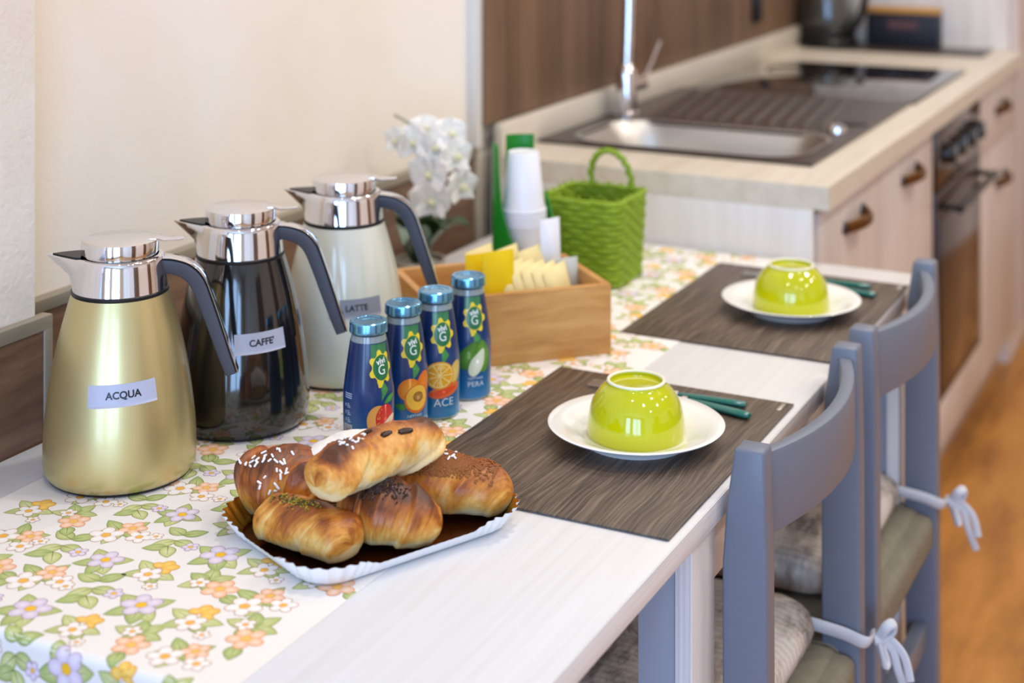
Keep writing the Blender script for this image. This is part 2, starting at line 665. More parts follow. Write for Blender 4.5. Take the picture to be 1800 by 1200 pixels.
# pillar standing 5 cm proud of the wall at the near end
struct(tag(bx('wall_pillar', M['plaster2'], (XB, 1.248, 0), (1.300, YL, ZC), bevel=0.004), 'pale rough plaster pillar', None))
o = struct(tag(bx('trim_1', M['walnut'], (XB + 0.01, 1.2385, 0.55), (1.302, 1.248, 0.874)), 'dark wood skirting board on the pillar', None))
bx('top_strip', M['alu'], (XB + 0.01, 1.2365, 0.872), (1.314, 1.252, 0.888), o, 0.0015)
bx('corner_strip', M['alu'], (1.301, 1.2365, 0.55), (1.314, 1.262, 0.874), o, 0.0015)
o = struct(tag(bx('trim_2', M['walnut'], (1.315, 1.290, 0.55), (2.405, 1.300, 0.876)), 'dark wood board along the wall behind the table', None))
bx('top_strip', M['alu'], (1.302, 1.285, 0.874), (2.416, 1.302, 0.889), o, 0.0015)
bx('end_strip', M['alu'], (2.405, 1.285, 0.55), (2.416, 1.302, 0.874), o, 0.0015)
struct(tag(bx('trim_3', M['alu_white'], (2.402, 1.280, 0.889), (2.422, 1.302, ZC), bevel=0.003), 'white vertical edge strip on the wall', None))

# splashback boards above the worktop
o = struct(tag(bx('wall_splashback', M['splash'], (2.424, 1.283, 0.60), (4.50, 1.300, 0.70)), 'brown wood splashback over the worktop', None))
xs = [2.424, 3.10, 3.78, 4.498]
for a, b_ in zip(xs, xs[1:]):
    bx('splashback_panel', M['splash'], (a, 1.277, 0.926), (b_ - 0.0015, 1.299, 1.62), o, 0.001)

# rings of the guessed ceiling spots
CEIL = bpy.data.objects['ceiling']
RING = MB().lathe([(0.058, 0.0), (0.085, 0.0), (0.085, 0.03), (0.058, 0.03), (0.058, 0.0)], 32).mesh('guessed_spotlight_ring')
for (x, y) in SPOTS:
    link('guessed_spotlight_ring', RING, M['frame'], CEIL, (x, y, 2.67))

# ------------------------------------------------------------------ dining table
T = thing('dining_table', 'white wood-grain dining table pushed against the wall', 'table', (1.70, 0.88, 0))
TX0, TX1, TY0, TY1, TZ = 0.965 - 1.70, 2.44 - 1.70, 0.518 - 0.88, 1.2355 - 0.88, 0.75
bx('table_top', M['table'], (TX0, TY0 + 0.001, TZ - 0.024), (TX1, TY1, TZ), T, 0.001)
bx('edge_band', M['edge'], (TX0, TY0, TZ - 0.0235), (TX1, TY0 + 0.002, TZ - 0.0008), T, 0.0004)
bx('apron', M['panel'], (1.494 - 1.70, TY0 + 0.022, TZ - 0.105), (TX1 - 0.06, TY0 + 0.040, TZ - 0.024), T, 0.001)
bx('apron', M['panel'], (TX0 + 0.06, TY1 - 0.06, TZ - 0.105), (TX1 - 0.06, TY1 - 0.04, TZ - 0.024), T, 0.001)


def l_leg(x0, front):
    y0 = TY0 + 0.006 if front else TY1 - 0.006
    s = 1 if front else -1
    lg = bx('leg', M['panel'], (x0, min(y0, y0 + s * 0.018), 0), (x0 + 0.066, max(y0, y0 + s * 0.018), TZ - 0.024), T, 0.001)
    bx('leg_edge', M['edge_v'], (x0 - 0.0006, min(y0, y0 + s * 0.018) + 0.001, 0), (x0, max(y0, y0 + s * 0.018) - 0.001, TZ - 0.024), lg)
    a, b2 = y0 + s * 0.019, y0 + s * 0.058
    bx('leg_board', M['leggrey'], (x0 + 0.003, min(a, b2), 0), (x0 + 0.021, max(a, b2), TZ - 0.024), lg, 0.001)


for fx in (1.428 - 1.70, TX1 - 0.13):
    l_leg(fx, True)
for fx in (TX0 + 0.05, TX1 - 0.13):
    l_leg(fx, False)

# ------------------------------------------------------------------ floral runner
RY0, RY1, RX0, RX1 = 0.734, 1.163, 0.962, 2.432
RZ = 0.7508
runner = MB()
prof = [(RX1, 0.7502), (RX1, RZ)]
top = [(RX1, RZ), (RX0 + 0.006, RZ)]
for k in range(1, 7):
    a = PI / 2 * k / 6
    top.append((RX0 + 0.006 - 0.0075 * math.sin(a), RZ - 0.0075 + 0.0075 * math.cos(a)))
top.append((RX0 - 0.0015, 0.50))
bot = [(x + (0.0006 if z < RZ - 0.004 else 0), z - (0.0006 if z >= RZ - 0.004 else 0)) for (x, z) in top][::-1]
ring = top + bot
vs = [(x, RY0, z) for x, z in ring] + [(x, RY1, z) for x, z in ring]
n = len(ring)
fs = [(i, (i + 1) % n, n + (i + 1) % n, n + i) for i in range(n)]
fs += [(i, i + 1, n - 2 - i, n - 1 - i) for i in range(len(top) - 1)]
fs += [(n + i, n + i + 1, n + n - 2 - i, n + n - 1 - i) for i in range(len(top) - 1)]
runner.add(vs, fs)
RUN = tag(runner.build('table_runner', M['cloth'], smooth=False), 'white table runner printed with green leaves and peach and lilac flowers', 'table runner')

LEAFS = [((176, 190, 112), (214, 219, 162)), ((160, 180, 104), (204, 212, 148)), ((190, 200, 122), (224, 226, 176))]
OUTL = (122, 128, 70)


def leaf(F, x, y, ln, wd, rot, lay, shade=0):
    ol, fil = LEAFS[shade % 3]
    def shape(l, w, grow):
        pts = []
        for k in range(9):
            t = k / 8
            pts.append((-grow + (l + 2 * grow) * t, (w / 2 + grow) * math.sin(PI * t ** 0.8) ** 0.85))
        for k in range(7, 0, -1):
            t = k / 8
            pts.append((-grow + (l + 2 * grow) * t, -(w / 2 + grow) * math.sin(PI * t ** 0.8) ** 0.85))
        return pts
    cr, sr = math.cos(rot), math.sin(rot)
    R = lambda pts: [(x + a * cr - b * sr, y + a * sr + b * cr) for a, b in pts]
    F.poly(R(shape(ln, wd, 0.0007)), OUTL, lay)
    F.poly(R(shape(ln, wd, -0.0001)), ol, lay + 0.4, mid=fil)
    F.poly(R([(0, 0.0006), (ln * 0.75, 0.00015), (ln * 0.75, -0.00015), (0, -0.0006)]), OUTL, lay + 0.8, fan=False)


PAL = {
    'peach': ((222, 146, 98), (244, 190, 150), (252, 226, 204), (248, 196, 96)),
    'lilac': ((168, 138, 158), (218, 204, 224), (240, 230, 242), (250, 196, 40)),
    'white': ((186, 140, 112), (244, 236, 230), (252, 250, 248), (248, 186, 76)),
}


def flower(F, x, y, r, kind, rot, lay):
    o_, p_, pm, c_ = PAL[kind]
    for k in range(5):
        a = rot + 2 * PI * k / 5
        px, py = x + 0.62 * r * math.cos(a), y + 0.62 * r * math.sin(a)
        F.ell(px, py, 0.41 * r + 0.0007, 0.36 * r + 0.0007, a, o_, lay + 0.02 * k, n=14)
        F.ell(px, py, 0.41 * r, 0.36 * r, a, p_, lay + 0.4 + 0.02 * k, mid=pm, n=14)
    F.ell(x, y, 0.27 * r + 0.0005, 0.27 * r + 0.0005, 0, o_, lay + 0.8, n=10)
    F.ell(x, y, 0.27 * r, 0.27 * r, 0, c_, lay + 0.9, n=10)


def pansy(F, x, y, r, rot, lay):
    for k, (da, s) in enumerate(((0.5, 1), (-0.5, 1), (1.7, 0.8), (-1.7, 0.8))):
        a = rot + da
        px, py = x + 0.5 * r * math.cos(a), y + 0.5 * r * math.sin(a)
        F.ell(px, py, 0.52 * r * s + 0.0006, 0.40 * r * s + 0.0006, a, (206, 134, 40), lay + 0.02 * k)
        F.ell(px, py, 0.52 * r * s, 0.40 * r * s, a, (244, 190, 74), lay + 0.4 + 0.02 * k, mid=(250, 214, 122))


def cluster(F, x, y, kind, rot, s=1.0):
    # local "up" is +a (towards the far end of the table)
    cr, sr = math.cos(rot), math.sin(rot)
    def at(a, b):
        a *= s
        b *= s
        return x + a * cr - b * sr, y + a * sr + b * cr
    L = lambda a, b, ln, wd, rr, lay, sh=0: leaf(F, *at(a, b), ln * s, wd * s, rr + rot, lay, sh)
    FL = lambda a, b, r, k, lay: flower(F, *at(a, b), r * s, k, rot + random.random(), lay)
    if kind == 0:
        for i, (rr, ln) in enumerate(((0.1, .024), (1.0, .022), (2.1, .024), (-1.0, .022), (3.6, .02))):
            L(0.004, 0.006, ln, .0135, rr, 1 + 0.02 * i, i)
        FL(-0.006, -0.008, .0145, 'peach', 3)
        FL(0.001, 0.012, .008, 'white', 3.1)
        L(-.016, -.014, .020, .013, -2.2, 2.0, 1)
    elif kind == 1:
        for i, rr in enumerate((0.9, 2.2, -2.4, -1.0, 3.3)):
            L(0.0, 0.0, .026, .0145, rr, 1 + 0.02 * i, i)
        FL(0.003, 0, .0155, 'lilac', 3)
    elif kind == 2:
        for i, rr in enumerate((0.7, 1.9, -0.8, -2.0, 2.8)):
            L(0.002, 0.0, .026, .0125, rr, 1 + 0.02 * i, i + 1)
        FL(-.006, 0.010, .0140, 'white', 3)
        FL(.008, -.008, .0115, 'peach', 3.05)
        FL(-.008, -.018, .0105, 'white', 3.1)
    elif kind == 3:
        for i, rr in enumerate((1.5, 2.7, -2.0, -1.2)):
            L(-.002, 0.0, .024, .0125, rr, 1 + 0.02 * i, i + 2)
        pansy(F, *at(.008, 0.002), .0125 * s, rot, 3)
        FL(-.006, -.002, .0115, 'white', 4.2)
        FL(-.012, -.022, .006, 'white', 4.3)
    else:
        for i, (a, b, rr) in enumerate(((.012, 0, 1.1), (.012, 0, -0.9), (0, 0, 2.4), (0, 0, -1.8), (-.012, 0, 2.1), (-.012, 0, -2.6))):
            L(a, b, .022, .0135, rr, 1 + 0.02 * i, i)
        FL(0.001, 0.021, .0065, 'white', 3)
        FL(-.006, -.019, .0075, 'lilac', 3.05)


F = Flat()
rnd = random.Random(11)
row = 0
s = -0.235
while s < RX1 - RX0 - 0.02:
    k0 = row * 2
    nb = 7
    for j in range(nb):
        t = 0.036 + (j + (0.5 if row % 2 else 0.0)) * (RY1 - RY0 - 0.052) / (nb - 0.5)
        if t > RY1 - RY0 - 0.03:
            continue
        cluster(F, s + rnd.uniform(-.006, .006), t + rnd.uniform(-.006, .006), (k0 + j * 3 + row // 2) % 5, rnd.uniform(-0.6, 0.6), rnd.uniform(1.02, 1.2))
    row += 1
    s += 0.054


def run_map(s_, t, lay):
    e = 0.00005 + lay * 0.00004
    y = RY0 + t
    x = RX0 + s_
    if x >= RX0 + 0.006:
        return Vector((x, y, RZ + e))
    arc = RX0 + 0.006 - x
    if arc < 0.0075 * PI / 2:
        a = arc / 0.0075
        return Vector((RX0 + 0.006 - (0.0075 + e) * math.sin(a), y, RZ - 0.0075 + (0.0075 + e) * math.cos(a)))
    return Vector((RX0 - 0.0015 - e, y, max(0.502, RZ - 0.0075 - (arc - 0.0075 * PI / 2))))


F.v = [(max(-0.25, min(RX1 - RX0 - 0.001, a)), max(0.0006, min(RY1 - RY0 - 0.0006, b)), c) for a, b, c in F.v]
o = F.build('floral_print', M['print_matte'], RUN, run_map, xs=[0.006, 0.003, 0.0, -0.003, -0.006])
o['kind'] = 'stuff'


# ------------------------------------------------------------------ placemats
def placemat(x0, x1, y0, y1, label):
    cx, cy = (x0 + x1) / 2, (y0 + y1) / 2
    t = thing('placemat', label, 'placemat', (cx, cy, 0.7512), 0, 'wood-look placemats')
    bx('mat_sheet', M['matwood'], (x0 - cx, y0 - cy, 0), (x1 - cx, y1 - cy, 0.0018), t, 0.0004)
    bx('silver_tag', M['steel'], (x1 - cx - 0.030, y0 - cy + 0.008, 0.0018), (x1 - cx - 0.006, y0 - cy + 0.013, 0.0024), t, 0.0002)
    return t


placemat(1.372, 1.782, 0.5265, 0.830, 'dark wood-look placemat in front of the nearer grey chair')
placemat(1.953, 2.361, 0.5190, 0.820, 'dark wood-look placemat by the kitchen, under the farther bowl')
MZ = 0.7531


# ------------------------------------------------------------------ plates and upside-down bowls
def plate(x, y, label):
    pr = [(0.0, 0.003), (0.052, 0.003), (0.055, 0.0), (0.060, 0.0), (0.062, 0.005), (0.080, 0.0125), (0.097, 0.0185), (0.0978, 0.0198), (0.0966, 0.0206),
          (0.080, 0.0156), (0.064, 0.0088), (0.056, 0.0062), (0.0, 0.0058)]
    t = thing('dinner_plate', label, 'plate', (x, y, MZ), 0, 'white plates on the placemats')
    MB().lathe(pr, 72).build('dish', M['china'], t, auto=60)
    return t


def bowl(x, y, label):
    z = MZ + 0.0060
    t = thing('breakfast_bowl', label, 'bowl', (x, y, z), 0, 'lime bowls turned upside down')
    out = smooth_prof([(0.0535, 0.0), (0.0540, 0.006), (0.0530, 0.020), (0.0490, 0.036), (0.0410, 0.0490), (0.0340, 0.0560), (0.0325, 0.0585)], 42)
    ins = [(0.0295, 0.0560), (0.0, 0.0550), (0.0, 0.0520), (0.034, 0.0500), (0.0455, 0.034), (0.0498, 0.018), (0.0510, 0.0)]
    MB().lathe(out + [(0.0322, 0.0600)] + [(0.0292, 0.0600)] + ins + [(0.0535, 0.0)], 72).build('shell', M['lime'], t, auto=55)
    MB().lathe([(0.0326, 0.0592), (0.0322, 0.0608), (0.0308, 0.0615), (0.0292, 0.0608), (0.0290, 0.0592)], 72).build('foot_ring', M['limefoot'], t, auto=70)
    return t


plate(1.593, 0.650, 'white china plate on the nearer placemat')
bowl(1.593, 0.650, 'lime green bowl upside down on the nearer plate')
plate(2.151, 0.640, 'white china plate on the placemat by the kitchen')
bowl(2.151, 0.640, 'lime green bowl upside down on the plate by the kitchen')


# ------------------------------------------------------------------ cutlery with teal handles
def cutlery(kind, x, y, rz, label):
    t = thing('table_' + kind, label, kind, (x, y, MZ), rz, None)
    # lies along local +x: handle end at 0, working end at 0.195
    hz = 0.0042
    w0 = 0.0062 if kind == 'fork' else 0.0068
    pts = [(0.0, 0, hz), (0.003, 0, hz), (0.02, 0, hz), (0.06, 0, hz), (0.085, 0, hz)]
    rad = [w0 * 0.6, w0 * 0.92, w0, w0 * 0.85, w0 * 0.6]
    MB().tube(pts, rad, 14, squash=(0.62, 1.0)).build('handle', M['teal'], t)
    MB().tube([(0.083, 0, hz), (0.09, 0, hz)], [0.0046, 0.0040], 12).build('ferrule', M['chrome'], t)
    m = MB()
    if kind == 'fork':
        m.tube([(0.088, 0, hz), (0.11, 0, hz - 0.001), (0.135, 0, hz - 0.002)], [0.0022, 0.0020, 0.0026], 8, squash=(0.5, 1))
        m.box((0.134, -0.011, 0.0014), (0.156, 0.011, 0.0030))
        for k in range(4):
            yy = -0.0095 + k * 0.00633
            m.box((0.155, yy - 0.0014, 0.0014), (0.197, yy + 0.0014, 0.0028))
    else:
        vs = [(0.088, -0.004, 0.002), (0.1, -0.007, 0.0015), (0.17, -0.009, 0.0012), (0.198, 0.002, 0.0012), (0.19, 0.006, 0.0012), (0.1, 0.0055, 0.002), (0.088, 0.004, 0.002)]
        n_ = len(vs)
        up = [(a, b, c + 0.0012) for a, b, c in vs]
        m.add(vs + up, [tuple(range(n_))[::-1], tuple(range(n_, 2 * n_))] + [(i, (i + 1) % n_, n_ + (i + 1) % n_, n_ + i) for i in range(n_)])
    m.build('tines' if kind == 'fork' else 'blade', M['steel'], t, smooth=False)
    return t


cutlery('fork', 1.741, 0.572, PI / 2 + 0.02, 'teal-handled fork behind the nearer plate')
cutlery('knife', 1.708, 0.557, PI / 2 - 0.22, 'thick teal-handled knife under the nearer plate edge, beside the fork')
cutlery('fork', 2.312, 0.566, PI / 2 + 0.02, 'teal-handled fork on the placemat by the kitchen')
cutlery('knife', 2.268, 0.548, PI / 2 - 0.22, 'teal-handled knife beside the farther plate')


# ------------------------------------------------------------------ carafes
CAR_BODY = smooth_prof([(0.0745, 0.004), (0.0782, 0.012), (0.0788, 0.030), (0.0770, 0.060), (0.0715, 0.102), (0.0640, 0.140), (0.0560, 0.170), (0.0500, 0.190)], 56)
car_r = interp(CAR_BODY)


def carafe(x, y, body, label, text, tape_col, ang, tz, tilt, tw, toff):
    z0 = RZ
    t = thing('vacuum_carafe', label, 'carafe', (x, y, z0), 0, 'vacuum carafes in a row')
    MB().lathe([(0.0, 0.0), (0.070, 0.0), (0.0735, 0.002), (0.0745, 0.0045), (0.0, 0.0046)], 72).build('base', M['blackring'], t)
    MB().lathe([(0.0, 0.004)] + CAR_BODY + [(0.0, 0.1905)], 96).build('body', body, t, auto=60)
    MB().lathe([(0.0500, 0.1895), (0.0505, 0.1905), (0.0505, 0.1930), (0.0495, 0.1940), (0.040, 0.1940)], 72).build('seal_ring', M['blackring'], t)
    # collar, drawn out to a spout; built facing local angle pi (spout) / 0 (handle)
    rt = bpy.data.objects.new('top', None)
    ca, sa = math.cos(ang), math.sin(ang)
    rot = lambda p: (p[0] * ca - p[1] * sa, p[0] * sa + p[1] * ca, p[2])
    m = MB()
    prof = [(0.0492, 0.1935), (0.0490, 0.1950), (0.0478, 0.2080), (0.0462, 0.2200), (0.0456, 0.2268), (0.0445, 0.2280), (0.0400, 0.2285)]
    n = 96
    vs, fs = [], []
    for i, (r, z) in enumerate(prof):
        k_ = max(0.0, min(1.0, (z - 0.2015) / 0.024))
        for j in range(n):
            a = 2 * PI * j / n
            da = abs((a - PI + PI) % (2 * PI) - PI)
            w = max(0.0, 1 - da / 0.62)
            rr = r + 0.030 * (k_ ** 1.3) * (w ** 1.25) * (1 if i < 6 else 0.55)
            zz = z + 0.003 * k_ * w - (0.005 * w if i == 6 else 0)
            vs.append(rot((rr * math.cos(a), rr * math.sin(a) * (1 - 0.25 * w * k_), zz)))
    for i in range(len(prof) - 1):
        for j in range(n):
            fs.append((i * n + j, i * n + (j + 1) % n, (i + 1) * n + (j + 1) % n, (i + 1) * n + j))
    m.add(vs, fs)
    m.build('collar', M['chrome'], t, auto=50)
    bpy.data.objects.remove(rt)
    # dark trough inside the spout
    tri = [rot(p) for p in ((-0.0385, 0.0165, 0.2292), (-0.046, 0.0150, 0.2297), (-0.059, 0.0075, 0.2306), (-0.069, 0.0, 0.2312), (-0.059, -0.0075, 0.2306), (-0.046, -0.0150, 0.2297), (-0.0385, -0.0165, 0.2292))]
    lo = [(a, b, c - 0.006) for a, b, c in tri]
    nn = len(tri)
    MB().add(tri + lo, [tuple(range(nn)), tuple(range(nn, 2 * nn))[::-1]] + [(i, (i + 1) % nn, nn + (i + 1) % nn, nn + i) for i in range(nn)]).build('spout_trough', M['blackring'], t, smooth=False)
    # lid with lever
    lid = MB().lathe([(0.0, 0.228), (0.0385, 0.228), (0.0385, 0.2305), (0.0398, 0.2312), (0.0400, 0.2420), (0.0394, 0.2442), (0.0375, 0.2452), (0.0, 0.2458)], 72).build('lid', M['chrome'], t, auto=40)
    lv = MB()
    sec = [(0.030, 0.0115, 0.2440, 0.003), (0.040, 0.0105, 0.2440, 0.003), (0.046, 0.0095, 0.2425, 0.0022), (0.056, 0.0085, 0.2430, 0.0018), (0.066, 0.0070, 0.2438, 0.0016)]
    vs = []
    for (xx, w, z, th) in sec:
        for (dy, dz) in ((-w, 0), (w, 0), (w, th), (-w, th)):
            vs.append(rot((xx, dy, z - 0.001 + dz)))
    fs = [(0, 1, 2, 3), (16, 19, 18, 17)]
    for i in range(len(sec) - 1):
        for k in range(4):
            fs.append((i * 4 + k, i * 4 + (k + 1) % 4, i * 4 + 4 + (k + 1) % 4, i * 4 + 4 + k))
    lv.add(vs, fs).build('lever', M['chrome'], lid, bevel=0.0006)
    # handle: dark inner strap and chrome outer spine
    keys = [(0.043, 0.2175, 0.0095), (0.056, 0.2160, 0.0095), (0.070, 0.2105, 0.0100), (0.0810, 0.1990, 0.0100), (0.0890, 0.1800, 0.0095), (0.1000, 0.1480, 0.0088), (0.1100, 0.1180, 0.0080), (0.1170, 0.0985, 0.0072)]
    path = smooth_prof(keys, 42)

    def strap(in_off, out_off, wscale, name, mat, bev):
        vs, fs = [], []
        m_ = len(path)
        for i, (px, pz, th) in enumerate(path):
            if i == 0:
                tx, tz = path[1][0] - px, path[1][1] - pz
            elif i == m_ - 1:
                tx, tz = px - path[i - 1][0], pz - path[i - 1][1]
            else:
                tx, tz = path[i + 1][0] - path[i - 1][0], path[i + 1][1] - path[i - 1][1]
            l = math.hypot(tx, tz)
            nx, nz = -tz / l, tx / l          # outward normal
            if nz < 0 and nx < 0:
                nx, nz = -nx, -nz
            w = (0.0120 - 0.0030 * (i / m_)) * wscale
            a, b = in_off * th, out_off(th)
            for (off, dy) in ((a, -w * 0.75), (a, w * 0.75), (b, w), (b, -w)):
                vs.append(rot((px + nx * off, dy, pz + nz * off)))
        for i in range(m_ - 1):
            for k in range(4):
                fs.append((i * 4 + k, i * 4 + (k + 1) % 4, i * 4 + 4 + (k + 1) % 4, i * 4 + 4 + k))
        fs.append((0, 1, 2, 3))
        e = (m_ - 1) * 4
        fs.append((e + 3, e + 2, e + 1, e))
        return MB().add(vs, fs).build(name, mat, t, bevel=bev, auto=40)

    h = strap(-1.0, lambda th: th * 0.55, 1.0, 'handle', M['rubber'], 0.0016)
    # chrome spine sits on the outside of the strap
    sp = strap(0.56, lambda th: th * 0.56 + 0.0022, 1.02, 'handle_spine', M['chrome'], 0.0006)
    # paper tape with its word
    a0 = math.atan2(-y, -x) + toff
    Fp = Flat()
    hw, hh = tw / 2, 0.0111
    Fp.rect(-hw, -hh, hw, hh, tape_col, 0)
    Fp.text(text, 0.001, 0.0002, 0.0098, (26, 26, 32), 1, bold=0.0003)

    def mp(px, py, lay):
        ct, st = math.cos(tilt), math.sin(tilt)
        qx, qy = px * ct - py * st, px * st + py * ct
        zz = tz + qy
        r = car_r(zz)
        a = a0 + qx / car_r(tz)
        rr = r + 0.0003 + 0.0002 * lay
        return Vector((rr * math.cos(a), rr * math.sin(a), zz))

    Fp.build('name_tape', M['tape'], t, mp, xs=frange(-hw, hw, 0.002), ys=frange(-hh, hh, 0.004), smooth=True)
    return t


HA = math.radians(-56)
carafe(1.272, 1.104, M['gold'], 'champagne gold vacuum carafe with the ACQUA tape, nearest of three', 'ACQUA', (182, 184, 204), HA, 0.1025, 0.035, 0.070, 0.03)
carafe(1.451, 1.082, M['blk'], "glossy black vacuum carafe with the CAFFE' tape", "CAFFE'", (178, 180, 196), HA - 0.05, 0.1075, 0.02, 0.060, 0.33)
carafe(1.646, 1.067, M['ivory'], 'ivory white vacuum carafe with the LATTE tape', 'LATTE', (146, 148, 158), HA - 0.11, 0.0990, 0.02, 0.066, 0.20)

# ------------------------------------------------------------------ juice bottles
BOT = smooth_prof([(0.0245, 0.0), (0.0265, 0.0022), (0.0271, 0.008), (0.0273, 0.040), (0.0274, 0.066), (0.0262, 0.078), (0.0236, 0.098), (0.0208, 0.117), (0.0190, 0.127), (0.0183, 0.1300)], 54)
bot_r = interp(BOT)
GREEN, DGREEN, YEL, WHITE = (24, 112, 66), (38, 120, 60), (240, 214, 46), (242, 246, 244)


def star(F, x, y, rx, ry, lay, rot=0.3):
    pts = []
    for k in range(84):
        a = 2 * PI * k / 84
        b = 1.02 + 0.16 * math.tanh(1.6 * math.cos(7 * a + rot))
        if abs((a - 4.6 + PI) % (2 * PI) - PI) < 0.24:
            b += 0.16
        pts.append((x + rx * b * math.cos(a), y + ry * b * math.sin(a)))
    F.poly(pts, YEL, lay, mid=(236, 200, 40))


def fruit_peach(F):
    F.ell(-.004, .042, .0125, .0170, 0.1, (236, 170, 84), 2, mid=(244, 190, 110), n=28)
    F.ell(.004, .044, .0115, .0150, 0, (214, 44, 50), 2.3, mid=(232, 84, 62), n=28)
    F.ell(.0105, .038, .0115, .0070, 0.5, (206, 40, 46), 2.6, mid=(222, 70, 60), n=24)
    F.ell(.0095, .0395, .0110, .0042, 0.5, (250, 232, 206), 2.9, n=20)
    F.ell(.003, .0215, .0110, .0085, 0.3, (222, 62, 48), 3.2, mid=(240, 120, 60), n=24)
    F.ell(.001, .0265, .0100, .0045, 0.4, (250, 230, 200), 3.5, n=20)
    leaf2(F, .002, .060, .018, .0075, 0.45, 3.8, (70, 150, 70))


def leaf2(F, x, y, ln, wd, rot, lay, col):
    cr, sr = math.cos(rot), math.sin(rot)
    pts = [(t * ln, wd / 2 * math.sin(PI * t)) for t in [k / 8 for k in range(9)]] + [(t * ln, -wd / 2 * math.sin(PI * t)) for t in [k / 8 for k in range(7, 0, -1)]]
    F.poly([(x + a * cr - b * sr, y + a * sr + b * cr) for a, b in pts], col, lay, mid=tuple(min(255, int(c * 1.25)) for c in col))


def fruit_apricot(F):
    F.ell(-.004, .053, .0130, .0125, 0, (232, 130, 36), 2, mid=(246, 176, 70), n=28)
    F.ell(.0135, .057, .0100, .0145, -0.35, (228, 112, 34), 2.3, mid=(244, 150, 54), n=28)
    F.ell(.005, .042, .0150, .0160, 0, (226, 120, 40), 2.6, n=28)
    F.ell(.005, .043, .0132, .0138, 0, (250, 204, 84), 2.9, mid=(250, 190, 60), n=28)
    F.ell(.006, .044, .0066, .0058, -0.4, (150, 104, 48), 3.2, mid=(196, 150, 84), n=20)
    leaf2(F, -.006, .033, .015, .008, 2.9, 2.1, (52, 120, 54))


def fruit_orange(F):
    F.ell(.017, .053, .0085, .0140, -0.35, (222, 190, 84), 2, mid=(240, 216, 130), n=24)
    F.ell(.004, .034, .0200, .0075, 0.22, (224, 104, 52), 2.2, mid=(240, 140, 80), n=24)
    F.ell(-.003, .052, .0172, .0158, 0, (236, 170, 40), 2.4, n=32)
    F.ell(-.003, .052, .0155, .0140, 0, (250, 226, 150), 2.6, n=32)
    for k in range(9):
        a = 2 * PI * k / 9
        a1, a2 = a + 0.05, a + 2 * PI / 9 - 0.05
        cx, cy = -.003 + .0014 * math.cos(a + PI / 9), .052 + .0014 * math.sin(a + PI / 9)
        F.poly([(cx, cy)] + [(-.003 + .0145 * math.cos(b), .052 + .0130 * math.sin(b)) for b in (a1, (a1 + a2) / 2, a2)], (240, 172, 36), 2.8, fan=False)
    F.ell(.002, .033, .0165, .0040, 0.22, (232, 84, 44), 3.0, n=24)


def fruit_pear(F):
    for (x, y, s, r, c1, c2) in ((-.006, .055, 1.0, -0.5, (62, 120, 36), (112, 166, 62)), (.011, .053, 1.05, 0.1, (76, 134, 40), (132, 182, 74))):
        pts = []
        for k in range(32):
            a = 2 * PI * k / 32
            w = 0.0105 * (1 - 0.38 * math.sin(a) * (1 if math.sin(a) > 0 else 0.2))
            px, py = w * s * math.cos(a), 0.0185 * s * math.sin(a)
            pts.append((x + px * math.cos(r) - py * math.sin(r), y + px * math.sin(r) + py * math.cos(r)))
        F.poly(pts, c1, 2 + (0.3 if x > 0 else 0), mid=c2)
    pts = []
    for k in range(32):
        a = 2 * PI * k / 32
        w = 0.0082 * (1 - 0.42 * math.sin(a) * (1 if math.sin(a) > 0 else 0.2))
        px, py = w * math.cos(a), 0.0175 * math.sin(a)
        pts.append((.004 + px * math.cos(-0.45) - py * math.sin(-0.45), .046 + px * math.sin(-0.45) + py * math.cos(-0.45)))
    F.poly(pts, (222, 232, 196), 3, mid=(248, 250, 238))


